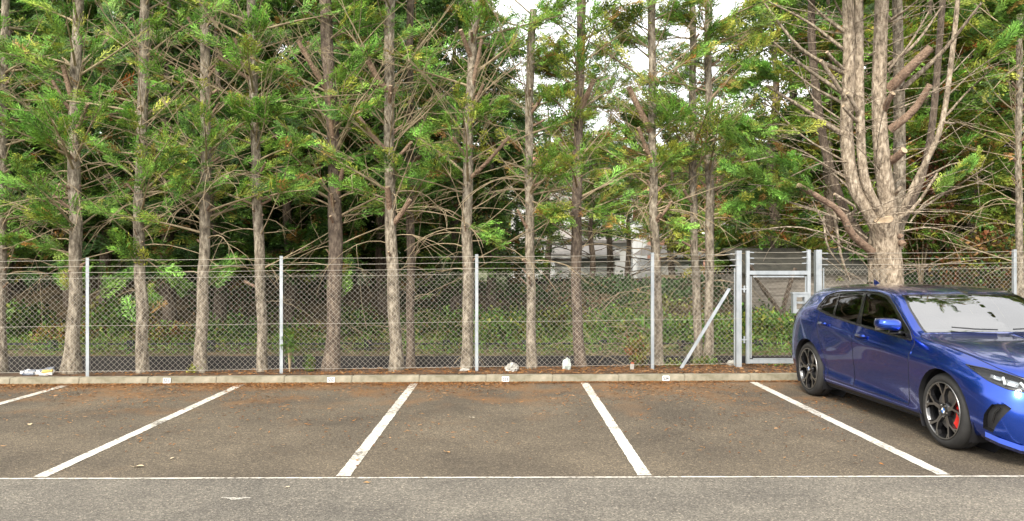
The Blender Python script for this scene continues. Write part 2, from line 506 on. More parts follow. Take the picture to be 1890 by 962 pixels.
tag(link('verge_and_bank', np_mesh('verge_and_bank', np.array(V), np.array(Q), [M['soil'], M['gravel'], M['bank'], M['field']], midx=mi, smooth=True)), kind='structure')

# far hill
V = []; hx = np.linspace(-260, 300, 57); hy = np.linspace(70, 260, 20)
def hill(x, y):
    t = smst(70, 170, y)
    return -0.7 + t * (19 + 9 * nz(x, y, 0.012) + 5 * math.exp(-((x - 30) / 60) ** 2))
for x in hx:
    for y in hy: V.append((x, y, hill(x, y)))
Q = [(i*20+j, (i+1)*20+j, (i+1)*20+j+1, i*20+j+1) for i in range(56) for j in range(19)]
tag(link('hill', np_mesh('hill', np.array(V), np.array(Q), M['field'], smooth=True)), kind='structure')

# kerb: precast stones
kerb = tag(empty('kerb', (0, kerb_y(0), 0), math.atan(0.022)), kind='structure')
def kerb_stone_mesh(L):
    me = bpy.data.meshes.new('kerb_stone'); bm = bmesh.new()
    bmesh.ops.create_cube(bm, size=1.0)
    for v in bm.verts:
        v.co = Vector((v.co.x * L, (v.co.y + 0.5) * 0.15, -0.12 + (v.co.z + 0.5) * 0.208))
        if v.co.z > 0 and v.co.y < 0.07: v.co.y += 0.012
    bmesh.ops.bevel(bm, geom=[e for e in bm.edges], offset=0.006, segments=2, affect='EDGES')
    bm.to_mesh(me); bm.free(); me.materials.append(M['concrete']); return me
KL = 0.915
kme = [kerb_stone_mesh(KL - 0.003 - 0.001 * k) for k in range(3)]
for i in range(-22, 24):
    o = link('kerb_stone', kme[i % 3], kerb)
    o.location = (i * KL + 0.2, 0.0 + random.uniform(-0.003, 0.003), random.uniform(-0.004, 0.004))
    o.rotation_euler = (0, random.uniform(-0.002, 0.002), random.uniform(-0.003, 0.003))

# painted lines: subdivided strips 4 mm above the tarmac with slightly ragged edges
def strip(name, p, q, w, label):
    p, q = Vector(p), Vector(q); d = (q - p); L = d.length; d.normalize(); s = Vector((-d.y, d.x, 0))
    n = max(4, int(L / 0.06)); V = []
    for i in range(n + 1):
        c = p + d * (L * i / n)
        V.append(c + s * (w / 2 + random.uniform(-0.004, 0.004))); V.append(c - s * (w / 2 + random.uniform(-0.004, 0.004)))
    o = MB().add(V, [(2*i, 2*i+1, 2*i+3, 2*i+2) for i in range(n)]).build(name, M['paint'])
    return tag(o, kind='structure')
LX = [1.075 + 2.315 * k for k in (-3, -2, -1, 0, 1, 2)]
for k, x in enumerate(LX):
    o = strip('bay_line', (x, NEAR + 0.05, 0.004), (x + 0.01, kerb_y(x) - 0.05, 0.004), 0.105, None)
strip('lane_edge_line', (-14, NEAR, 0.0045), (14, NEAR, 0.0045), 0.030, None)

# ------------------------------------------------------------------ bay number plates on the kerb
def text_mesh(s, size, ext, m, name):
    cu = bpy.data.curves.new(name, 'FONT'); cu.body = s; cu.size = size; cu.extrude = ext
    cu.align_x = 'CENTER'; cu.align_y = 'CENTER'; cu.offset = 0.0014
    o = bpy.data.objects.new(name, cu); COL.objects.link(o)
    dg = bpy.context.evaluated_depsgraph_get(); dg.update()
    me = bpy.data.meshes.new_from_object(o.evaluated_get(dg)); me.name = name
    bpy.data.objects.remove(o); bpy.data.curves.remove(cu)
    me.materials.clear(); me.materials.append(m)
    return me
for px, s, tilt, rnd in ((308, 'S31', 0.02, 0.006), (611, 'S32', -0.02, 0.008), (933, 'S33', 0.01, 0.012), (1229, 'S34', 0.0, 0.018)):
    x = xat(px, kerb_y(0) + 0.02 * 0); x = xat(px, kerb_y(x))
    root = empty('number_plate', (x, kerb_y(x) - 0.004, 0.044), math.atan(0.022))
    root.rotation_euler = (-0.1, tilt, math.atan(0.022))
    hw, hh = 0.050, 0.038; rim = []
    for cx, cz, a0 in ((hw - rnd, hh - rnd, 0), (-hw + rnd, hh - rnd, 90), (-hw + rnd, -hh + rnd, 180), (hw - rnd, -hh + rnd, 270)):
        for q in range(5):
            a = R(a0 + 22.5 * q); rim.append((cx + rnd * math.cos(a), cz + rnd * math.sin(a)))
    n = len(rim)
    MB().add([(x_, -0.002, z_) for x_, z_ in rim] + [(x_, 0.003, z_) for x_, z_ in rim], [tuple(range(n)), tuple(range(2*n - 1, n - 1, -1))] + [(q, q + n, (q + 1) % n + n, (q + 1) % n) for q in range(n)]).build('plate', M['plate'], root)
    t = link('lettering', text_mesh(s, 0.055, 0.0006, M['ink'], 'lettering'), root)
    t.rotation_euler = (R(90), 0, 0); t.location = (0, -0.0030, -0.002); t.scale = (0.95, 1.12, 1)
    tag(root, 'small white plate reading %s fixed to the concrete kerb' % s, 'number plate', 'bay number plates on the kerb')

# ------------------------------------------------------------------ chain-link fence
def ztop(x): return 1.765 + 0.010 * x
def zmesh(x): return 1.505 + 0.010 * x
def chain(name, x0, x1, parent, p=0.0745, r=0.0020, zb0=0.125, zt=None, yoff=0.0):
    V = []; Q = []
    n = int(round((x1 - x0) / (p / 2)))
    for j in range(n + 1):
        xc = x0 + j * p / 2
        top = (zmesh(xc) if zt is None else zt) + 0.02
        m = int((top - zb0) / (p / 2))
        pts = np.empty((m + 1, 3))
        k = np.arange(m + 1)
        pts[:, 0] = xc + np.where((k + j) % 2, p / 4, -p / 4)
        pts[:, 0] = np.clip(pts[:, 0], x0, x1)
        pts[:, 2] = top - k * (p / 2)
        # links swing in front of and behind one another, the net bellies a little
        pts[:, 1] = [fence_y(a) + yoff for a in pts[:, 0]]
        pts[:, 1] += np.where(k % 2, r, -r) * (1 if j % 2 else -1) + 0.012 * np.sin(xc * 2.1 + pts[:, 2] * 2.0)
        pts[:, 0] += 0.006 * np.sin(pts[:, 2] * 5 + xc * 1.7)
        pts[:, 2] += 0.006 * np.sin(xc * 2.6)
        b = len(V)
        for (x, y, z) in pts:
            V += [(x - r, y, z), (x, y - r, z), (x + r, y, z), (x, y + r, z)]
        for i in range(m):
            a = b + 4 * i
            for s in range(4):
                s2 = (s + 1) % 4
                Q.append((a + s, a + s2, a + 4 + s2, a + 4 + s))
    return link(name, np_mesh(name, np.array(V), np.array(Q), M['wire'], smooth=True), parent)

def post(parent, x, w=0.045, top=None, name='post', zb=0.0):
    """rolled angle post: two flanges, cap end cut"""
    y = fence_y(x); t = 0.006; zt = top if top else ztop(x)
    mb = MB()
    mb.box((x - w/2, y - 0.025, zb), (x + w/2, y - 0.025 + t, zt))
    mb.box((x - w/2, y - 0.025 + t, zb), (x - w/2 + t, y + w - 0.02, zt - 0.002))
    for z in (0.33, 0.75, 1.1, 1.45, zt - 0.035, zt - 0.12, zt - 0.2):
        mb.tube([(x + 0.006, y - 0.031, z), (x + 0.006, y - 0.02, z)], 0.006, 6)
    return mb.build(name, M['galv'], parent)

def line_wire(parent, x0, x1, zf, r=0.0024, sag=0.008):
    n = 16; pts = []
    for i in range(n + 1):
        x = x0 + (x1 - x0) * i / n
        pts.append((x, fence_y(x) - 0.027, zf(x) - sag * math.sin(math.pi * i / n)))
    return MB().tube(pts, r, 5, cap=False).build('line_wire', M['wire'], parent)

WIRES = (lambda x: ztop(x) - 0.032, lambda x: ztop(x) - 0.118, lambda x: ztop(x) - 0.202)
XP = [xat(p, 10.6 + 0.0006 * p) for p in (-195, 163, 520, 880, 1204)]
XP = []
for p in (-195, 163, 520, 880, 1204, 1364, 1510, 1872, 2210, 2560):
    x = 0
    for _ in range(4): x = xat(p, fence_y(x))
    XP.append(x)
f1 = tag(empty('chain_link_fence', (0, 0, 0)), 'long galvanised chain-link fence with three top wires left of the gate', 'fence')
for x in XP[:5]: post(f1, x)
post(f1, XP[5] - 0.006, 0.078, ztop(XP[5]) + 0.02, 'gate_post')
for a, b in zip(XP[:5], XP[1:6]):
    chain('chain_link_mesh', a + 0.02, b - 0.03, f1)
    for w in WIRES: line_wire(f1, a, b, w)
    line_wire(f1, a, b, lambda x: zmesh(x) - 0.02, 0.002)
    line_wire(f1, a, b, lambda x: 0.80 + 0.004 * x, 0.002)
    line_wire(f1, a, b, lambda x: 0.155, 0.002)
pa = at(1257, 680, fence_y(XP[4]) - 0.05); pb = at(1346, 533, fence_y(XP[5]) - 0.03)
MB().bar(pa, pb, 0.045, 0.012).bar(pa + Vector((0.02, 0.028, 0)), pb + Vector((0.02, 0.028, 0)), 0.012, 0.045).build('brace', M['galv'], f1)
def brackets(mb, x, y, sgn, zt, L=0.085):
    for k, z in enumerate((zt - 0.03, zt - 0.115, zt - 0.2)):
        mb.bar((x, y, z), (x + sgn * L, y, z - 0.004), 0.014, 0.02)
        mb.tube([(x + sgn * L * 0.8, y - 0.02, z), (x + sgn * L * 0.8, y + 0.02, z)], 0.008, 6)
mb = MB(); brackets(mb, XP[5] - 0.05, fence_y(XP[5]), -1, ztop(XP[5]) + 0.0)
mb.bar((XP[5] - 0.068, fence_y(XP[5]), 0.12), (XP[5] - 0.068, fence_y(XP[5]), 1.56), 0.014, 0.03)
mb.build('stretcher_bar', M['galv'], f1)

f2 = tag(empty('chain_link_fence', (0, 0, 0)), 'short chain-link fence with top wires behind the blue car, right of the gate', 'fence')
post(f2, XP[6] + 0.004, 0.085, ztop(XP[6]) + 0.02, 'gate_post')
for x in XP[7:]: post(f2, x)
for a, b in zip(XP[6:9], XP[7:10]):
    chain('chain_link_mesh', a + 0.05, b - 0.03, f2)
    for w in WIRES: line_wire(f2, a, b, w)
    line_wire(f2, a, b, lambda x: zmesh(x) - 0.02, 0.002)
    line_wire(f2, a, b, lambda x: 0.80 + 0.004 * x, 0.002)
mb = MB(); brackets(mb, XP[6] + 0.06, fence_y(XP[6]), 1, ztop(XP[6]))
mb.bar((XP[6] + 0.078, fence_y(XP[6]), 0.12), (XP[6] + 0.078, fence_y(XP[6]), 1.56), 0.014, 0.03)
mb.build('stretcher_bar', M['galv'], f2)

# gate
gx0, gx1 = xat(1378, 11.38), xat(1497, 11.38); gy = fence_y((gx0 + gx1) / 2) - 0.01
gate = tag(empty('gate', (0, 0, 0)), 'galvanised steel gate with square lock box between two thick posts', 'gate')
def zg(py): return at(1440, py, gy).z
S = 0.05
MB().box((gx0, gy - 0.025, 0.145), (gx0 + S, gy + 0.025, zg(463))).build('stile', M['galv'], gate)
MB().box((gx1 - S, gy - 0.025, 0.145), (gx1, gy + 0.025, zg(461))).build('stile', M['galv'], gate)
MB().box((gx0 + S, gy - 0.024, zg(507)), (gx1 - S, gy + 0.024, zg(500))).build('top_rail', M['galv'], gate)
MB().box((gx0 + S, gy - 0.024, 0.148), (gx1 - S, gy + 0.024, 0.205)).build('bottom_rail', M['galv'], gate)
mb = MB()
ix0, ix1, iz0, iz1 = gx0 + S + 0.022, gx1 - S - 0.022, 0.225, zg(510)
mb.bar((ix0, gy - 0.012, iz0), (ix0, gy - 0.012, iz1), 0.016, 0.012); mb.bar((ix1, gy - 0.012, zg(545)), (ix1, gy - 0.012, iz1), 0.016, 0.012)
mb.bar((ix0 + 0.03, gy - 0.012, iz1 - 0.005), (ix1 - 0.02, gy - 0.012, iz1 - 0.005), 0.022, 0.012)
mb.bar((ix0 + 0.03, gy - 0.012, iz0 - 0.008), (ix1 - 0.02, gy - 0.012, iz0 - 0.008), 0.014, 0.012)
mb.build('tension_bar', M['galv'], gate)
chain('chain_link_mesh', ix0, ix1, gate, p=0.0745, r=0.0012, zb0=iz0, zt=iz1 - 0.02, yoff=gy - fence_y((gx0+gx1)/2))
lb0, lb1, lz0, lz1 = xat(1462, gy), gx1 - S, zg(578), zg(541)
mb = MB(); w = 0.05
mb.box((lb0, gy - 0.045, lz0), (lb0 + w, gy + 0.04, lz1)); mb.box((lb1 - w, gy - 0.045, lz0), (lb1 - 0.002, gy + 0.04, lz1))
mb.box((lb0 + w, gy - 0.043, lz0), (lb1 - w, gy + 0.038, lz0 + 0.055)); mb.box((lb0 + w, gy - 0.043, lz1 - 0.06), (lb1 - w, gy + 0.038, lz1))
mb.box((lb0 - 0.012, gy - 0.052, lz1 - 0.012), (lb1 + 0.0, gy + 0.045, lz1 + 0.012))
mb.build('lock_box', M['galv'], gate)
mb = MB(); mb.box((lb0 + w, gy - 0.01, (lz0 + lz1) / 2 - 0.01), (gx1 + 0.1, gy + 0.012, (lz0 + lz1) / 2 + 0.022)); mb.tube([(lb0 + 0.08, gy - 0.03, (lz0+lz1)/2 + 0.01), (lb0 + 0.08, gy + 0.03, (lz0+lz1)/2 + 0.01)], 0.012, 8)
mb.build('bolt', M['galv'], gate)
for k in range(3):
    for x, sg, zt in ((gx0 + S, 1, zg(462)), (gx1 - S, -1, zg(461))):
        z = zt - 0.03 - 0.085 * k
        MB().bar((x, gy, z), (x + sg * 0.07, gy, z - 0.004), 0.014, 0.02).build('wire_bracket', M['galv'], gate)
for k in range(3):
    z = zg(462) - 0.03 - 0.085 * k
    MB().tube([(gx0 + S, gy, z), ((gx0 + gx1) / 2, gy, z - 0.004), (gx1 - S, gy, z)], 0.0024, 5, cap=False).build('line_wire', M['wire'], gate)
for z in (0.5, 1.25):
    MB().tube([(gx0 - 0.03, gy - 0.02, z - 0.05), (gx0 - 0.03, gy - 0.02, z + 0.05)], 0.014, 8).bar((gx0 - 0.07, gy - 0.02, z), (gx0 + 0.01, gy - 0.02, z), 0.02, 0.02).build('hinge', M['galv'], gate)

# ------------------------------------------------------------------ ditch edging boards and knee rail
edging = tag(empty('ditch_edging', (0, 12.35, -0.25)), 'low wall of black timber sleepers along the ditch behind the fence', 'edging')
for i in range(-8, 10):
    for k in range(2):
        L = 2.4
        o = MB().box((-L/2 + 0.006, -0.05, 0.0), (L/2 - 0.006, 0.05, 0.188)).build('sleeper', M['timber_dark'], edging)
        o.location = (i * L + (0.6 if k else 0), random.uniform(-0.01, 0.01), 0.01 + k * 0.195)
        o.rotation_euler = (0, random.uniform(-0.003, 0.003), 0)
rail = tag(empty('knee_rail', (0, 13.6, 0.0)), 'low black rail on short posts beyond the ditch', 'railing')
for i in range(-13, 15):
    x = i * 1.38 + 0.35
    MB().box((x - 0.06, -0.06, -0.1), (x + 0.06, 0.06, 0.275)).build('post', M['rail'], rail)
for i in range(-7, 8):
    MB().box((i * 2.76 + 0.35 - 1.375, -0.085, 0.205), (i * 2.76 + 0.35 + 1.375, -0.0605, 0.238)).build('rail', M['rail'], rail)
    MB().box((i * 2.76 + 0.35 - 1.375, -0.083, 0.125), (i * 2.76 + 0.35 + 1.375, -0.0605, 0.138)).build('rail', M['rail'], rail)

# ------------------------------------------------------------------ shed behind the gate
sy = 16.4
sx0, sx1 = xat(1376, sy), xat(1600, sy)
shed = tag(empty('shed', (sx0, sy, 0.3)), 'weathered grey board shed with dark felt roof seen through the gate', 'shed')
W = sx1 - sx0; z0 = 0.05; z1 = at(1400, 508, sy).z - 0.3
nb = 7; bh = (z1 - z0) / nb
for k in range(nb):
    for (a, b) in ((0, 0.62), (0.62, 1.0)):
        o = MB().box((W*a + 0.004, -0.012 - random.uniform(0, 0.008), z0 + k*bh + 0.006), (W*b - 0.004, 0.012, z0 + (k+1)*bh - 0.006)).build('board', M['shed_board'], shed)
MB().box((0.01, 0.015, z0 - 0.6), (W - 0.01, 2.6, z1 - 0.01)).build('wall', M['shed_board'], shed)
zr = at(1400, 474, sy).z - 0.3
MB().add([(-0.12, -0.15, z1), (W + 0.12, -0.15, z1), (W + 0.12, 1.3, zr + 0.16), (-0.12, 1.3, zr + 0.16), (W + 0.12, 2.75, z1), (-0.12, 2.75, z1),
          (-0.12, -0.15, z1 + 0.05), (W + 0.12, -0.15, z1 + 0.05), (W + 0.12, 1.3, zr + 0.21), (-0.12, 1.3, zr + 0.21), (W + 0.12, 2.75, z1 + 0.05), (-0.12, 2.75, z1 + 0.05)],
         [(0,3,2,1), (3,5,4,2), (6,7,8,9), (9,8,10,11), (0,1,7,6), (4,5,11,10), (1,2,8,7), (2,4,10,8), (3,0,6,9), (5,3,9,11)]).build('roof', M['shed_roof'], shed)

# dark board fence on top of the bank
by = 19.0
bf = tag(empty('board_fence', (0, by, 1.0)), 'dark board fence along the top of the bank in front of the garages', 'fence')
bx0, bx1 = xat(940, by), xat(1372, by)
nbo = int((bx1 - bx0) / 0.30)
for i in range(nbo):
    MB().box((0.006, -0.012, -0.5), (0.294, 0.012, 0.245 + random.uniform(-0.01, 0.012))).build('board', M['timber_dark'], bf).location = (bx0 + i * 0.30, random.uniform(-0.008, 0.008), 0)
for i in range(0, nbo + 1, 6):
    MB().box((-0.05, 0.0205, -0.6), (0.05, 0.11, 0.27)).build('post', M['timber_dark'], bf).location = (bx0 + i * 0.30, 0, 0)

# ------------------------------------------------------------------ houses and garages
def px_rect(px0, px1, py0, py1, Y):
    a = at(px0, py1, Y); b = at(px1, py0, Y)
    return a.x, b.x, a.z, b.z
def house_window(parent, x0, x1, z0, z1, y):
    """frame with sill and panes standing in an opening proud of the wall"""
    o = MB()
    t = 0.09
    o.box((x0 - t, y - 0.05, z0 - t), (x0, y + 0.02, z1 + t)); o.box((x1, y - 0.05, z0 - t), (x1 + t, y + 0.02, z1 + t))
    o.box((x0, y - 0.05, z1), (x1, y + 0.02, z1 + t)); o.box((x0, y - 0.05, z0 - t), (x1, y + 0.02, z0))
    xm = (x0 + x1) / 2
    o.box((xm - 0.04, y - 0.045, z0), (xm + 0.04, y + 0.02, z1))
    w = o.build('window', M['white_trim'], parent)
    for (a, b) in ((x0, xm - 0.04), (xm + 0.04, x1)):
        MB().box((a, y - 0.02, z0), (b, y + 0.0, z1)).build('pane', M['glass_far'], w)
    MB().box((x0 - t - 0.05, y - 0.12, z0 - t - 0.08), (x1 + t + 0.05, y + 0.01, z0 - t - 0.002)).build('sill', M['white_trim'], w)
    return w
def gable_roof(parent, x0, x1, y0, y1, ze, zr, m, name='roof', oh=0.3):
    ym = (y0 + y1) / 2; t = 0.14
    return MB().add([(x0-oh, y0-oh, ze), (x1+oh, y0-oh, ze), (x1+oh, ym, zr), (x0-oh, ym, zr), (x1+oh, y1+oh, ze), (x0-oh, y1+oh, ze),
              (x0-oh, y0-oh, ze+t), (x1+oh, y0-oh, ze+t), (x1+oh, ym, zr+t), (x0-oh, ym, zr+t), (x1+oh, y1+oh, ze+t), (x0-oh, y1+oh, ze+t)],
             [(0,3,2,1), (3,5,4,2), (6,7,8,9), (9,8,10,11), (0,1,7,6), (4,5,11,10), (1,2,8,7), (2,4,10,8), (3,0,6,9), (5,3,9,11)]).build(name, m, parent)

# white terraced house
Y1 = 38.0
h = tag(empty('house', (xat(1050, Y1), Y1, 0)), 'white rendered house with grey roofs behind the pine trunks', 'house')
ox = h.location.x
x0, x1, _, _ = px_rect(945, 1168, 430, 520, Y1)
def L0(x): return x - ox
ze = at(1050, 372, Y1).z; zr = at(1050, 338, Y1).z + 0.6
MB().box((L0(x0), 0, -0.5), (L0(x1), 7, ze)).build('wall', M['white_wall'], h)
gable_roof(h, L0(x0), L0(x1), 0, 7, ze - 0.05, zr, M['slate'])
z44 = at(1050, 446, Y1).z; z42 = at(1050, 428, Y1).z
xl0, xl1 = L0(xat(955, Y1)), L0(xat(1145, Y1))
MB().box((xl0, -2.2, -0.5), (xl1, -0.004, z44 - 0.02)).build('porch_wall', M['white_wall'], h)
MB().add([(xl0-.2, -2.5, z44), (xl1+.2, -2.5, z44), (xl1+.2, -0.006, z42 + 0.25), (xl0-.2, -0.006, z42 + 0.25), (xl0-.2, -2.5, z44-.12), (xl1+.2, -2.5, z44-.12), (xl1+.2, -0.006, z42+.1), (xl0-.2, -0.006, z42+.1)],
         [(0,1,2,3), (4,7,6,5), (0,4,5,1), (1,5,6,2), (3,7,4,0)]).build('porch_roof', M['slate'], h)
for p in (1006, 1024, 1040, 1080, 1112):
    a, b, c, d = px_rect(p - 6, p + 5, 455, 470, Y1 - 2.2)
    house_window(h, L0(a), L0(b), c, d, -2.2)
for p in (975, 1015, 1060, 1110, 1145):
    a, b, c, d = px_rect(p - 8, p + 8, 392, 416, Y1)
    house_window(h, L0(a), L0(b), c, d, 0)
MB().box((L0(x0) + 1, 3.0, ze), (L0(x0) + 1.9, 3.8, zr + 1.1)).build('chimney', M['brick'], h)

# brick house with pale gable window, right of the white one
Y2 = 46.0
h = tag(empty('house', (xat(1260, Y2), Y2, 0)), 'red brick house with tiled roof half hidden right of the white house', 'house')
ox = h.location.x
x0, x1, _, _ = px_rect(1195, 1345, 430, 520, Y2)
ze = at(1260, 400, Y2).z; zr = at(1260, 345, Y2).z + 1.0
MB().box((L0(x0), 0, -0.5), (L0(x1), 7, ze)).build('wall', M['white_wall'], h)
gable_roof(h, L0(x0), L0(x1), 0, 7, ze - 0.05, zr, M['red_tile'])
MB().box((L0(x0) - 0.01, -0.08, -0.5), (L0(x1) + 0.01, -0.003, at(1260, 440, Y2).z)).build('brick_band', M['brick'], h)
for p in (1226, 1258, 1293, 1325):
    a, b, c, d = px_rect(p - 6, p + 6, 408, 428, Y2)
    house_window(h, L0(a), L0(b), c, d, 0)
MB().box((L0(x1) - 2, 3.0, ze), (L0(x1) - 1.1, 3.8, zr + 1.0)).build('chimney', M['brick'], h)

def garage(px0, px1, pye, pyr, Y, label, pipe):
    g = tag(empty('garage', (xat(px0, Y), Y, 0)), label, 'garage')
    w = xat(px1, Y) - xat(px0, Y); ze = at(px0, pye, Y).z; zr = at(px0, pyr, Y).z
    MB().box((0, 0, -0.5), (w, 5, ze)).build('wall', M['white_wall'], g)
    dx0, dx1 = 0.25, w - 0.25
    d = empty('door', (0, 0, 0)); d.parent = g
    n = 7; dz = (ze - 0.25 + 0.3) / n
    for k in range(n):
        MB().box((dx0, -0.035, -0.3 + k*dz + 0.012), (dx1, -0.003, -0.3 + (k+1)*dz - 0.012)).build('panel', M['white_trim'], d)
    MB().box((-0.15, -0.25, ze + 0.004), (w + 0.15, -0.21, ze + 0.16)).build('fascia', M['white_trim'], g)
    MB().tube([(-0.15, -0.28, ze + 0.0), (w + 0.15, -0.28, ze + 0.0)], 0.045, 8).build('gutter', M['gutter'], g)
    MB().add([(-0.2, -0.3, ze + 0.165), (w + 0.2, -0.3, ze + 0.165), (w + 0.0, 2.5, zr + 0.25), (0.0, 2.5, zr + 0.25), (w + 0.2, 5.2, ze + 0.165), (-0.2, 5.2, ze + 0.165)],
             [(0,1,2,3), (3,2,4,5), (0,3,5), (1,4,2), (0,5,4,1)]).build('roof', M['slate'], g)
    if pipe: MB().tube([(w + 0.1, -0.12, -0.5), (w + 0.1, -0.12, ze + 0.02)], 0.06, 8).build('downpipe', M['white_trim'], g)
    return g
garage(1024, 1135, 479, 462, 30, 'white panelled garage beside the white house, left of the two garages', False)
garage(1216, 1298, 477, 462, 30, 'white panelled garage with downpipe, right of the two garages', True)

# ================================================================== TREES
UP = np.array([0, 0, 1.0])
def branch_sprays(S, D, L, ns, smin, smax, sag=0.12, t0=0.3, spread=0.22, along=0.5, upb=-0.05):
    """positions / directions / normals / sizes of sprays along branches"""
    S = np.asarray(S, float); D = np.asarray(D, float); D = D / np.linalg.norm(D, axis=1, keepdims=True); L = np.asarray(L, float)
    nb = len(S)
    t = np.sort(rng.uniform(t0, 1.0, (nb, ns)), axis=1)
    side = np.cross(D, UP); side /= (np.linalg.norm(side, axis=1, keepdims=True) + 1e-6)
    sg = np.where(np.arange(ns) % 2, 1.0, -1.0)[None] * np.ones((nb, 1))
    off = sg * rng.uniform(0, spread, (nb, ns)) * (1.15 - t) * L[:, None]
    P = S[:, None] + D[:, None] * (L[:, None] * t)[..., None] - UP * (sag * L[:, None] * t * t)[..., None] + side[:, None] * off[..., None]
    P += rng.normal(0, 0.03, P.shape)
    out = D[:, None] * rng.uniform(along, along + 0.5, (nb, ns, 1)) + side[:, None] * (sg * rng.uniform(0.1, 0.9, (nb, ns)) * (1.2 - t))[..., None] + UP * rng.uniform(upb - 0.4, upb + 0.4, (nb, ns, 1))
    N = UP + rng.normal(0, 0.6, (nb, ns, 3)) + np.array([0, -.55, 0])
    sz = rng.uniform(smin, smax, (nb, ns)) * (1.1 - 0.35 * t)
    return P.reshape(-1, 3), out.reshape(-1, 3), N.reshape(-1, 3), sz.ravel()

def dirs(az, el):
    az = np.asarray(az); el = np.asarray(el)
    return np.stack([np.cos(az) * np.cos(el), np.sin(az) * np.cos(el), np.sin(el)], axis=1)

def at_root(o, root):
    o.location = -root.location
    return o

def trunk_part(root, path, rad, m, n=14, seed=0, flare=True, name='trunk'):
    k = len(path)
    ph = [random.uniform(0, 6.28) for _ in range(4)]
    def wob(a, i):
        fl = 0.0
        if flare:
            h = i / k
            fl = 0.09 * math.exp(-h * 22) * (1 + math.sin(2 * math.pi * 3 * a + ph[0]))
        return 0.035 * math.sin(2*math.pi*2*a + ph[1] + i*0.35) + 0.035 * math.sin(2*math.pi*5*a + ph[2] + i*0.13) + fl + 0.05 * mnoise.noise(Vector((a*6, i*0.6, seed)))
    mb = MB(); mb.tube(path, rad, n, wob=wob)
    return at_root(mb.build(name, m, root), root)

def stub_part(parent_trunk, root, pts, w0, w1, m=None, cut=True):
    mb = MB(); n = len(pts)
    p = smooth_path(pts, max(4, n * 2))
    k = len(p)
    mb.tube(p, [w0 + (w1 - w0) * i / (k - 1) for i in range(k)], 10, capmi=1 if cut else 0)
    return mb.build('cut_branch', [m or M['stub'], M['cut']], parent_trunk)

def twig_path(s, d, L, sag, n=6, jit=0.03):
    s = Vector(s); d = Vector(d).normalized(); pts = []
    w = Vector((random.gauss(0, jit), random.gauss(0, jit), random.gauss(0, jit)))
    for i in range(n):
        t = i / (n - 1)
        pts.append(s + d * (L * t) + Vector((0, 0, -sag * L * t * t)) + w * (L * math.sin(t * 3.0)) + Vector((random.gauss(0, jit*0.35), random.gauss(0, jit*0.35), random.gauss(0, jit*0.35))) * t)
    return pts

def path_at(path, z):
    for a, b in zip(path[:-1], path[1:]):
        if a.z <= z <= b.z:
            return a.lerp(b, (z - a.z) / (b.z - a.z + 1e-6))
    return path[-1].copy() if z > path[-1].z else path[0].copy()

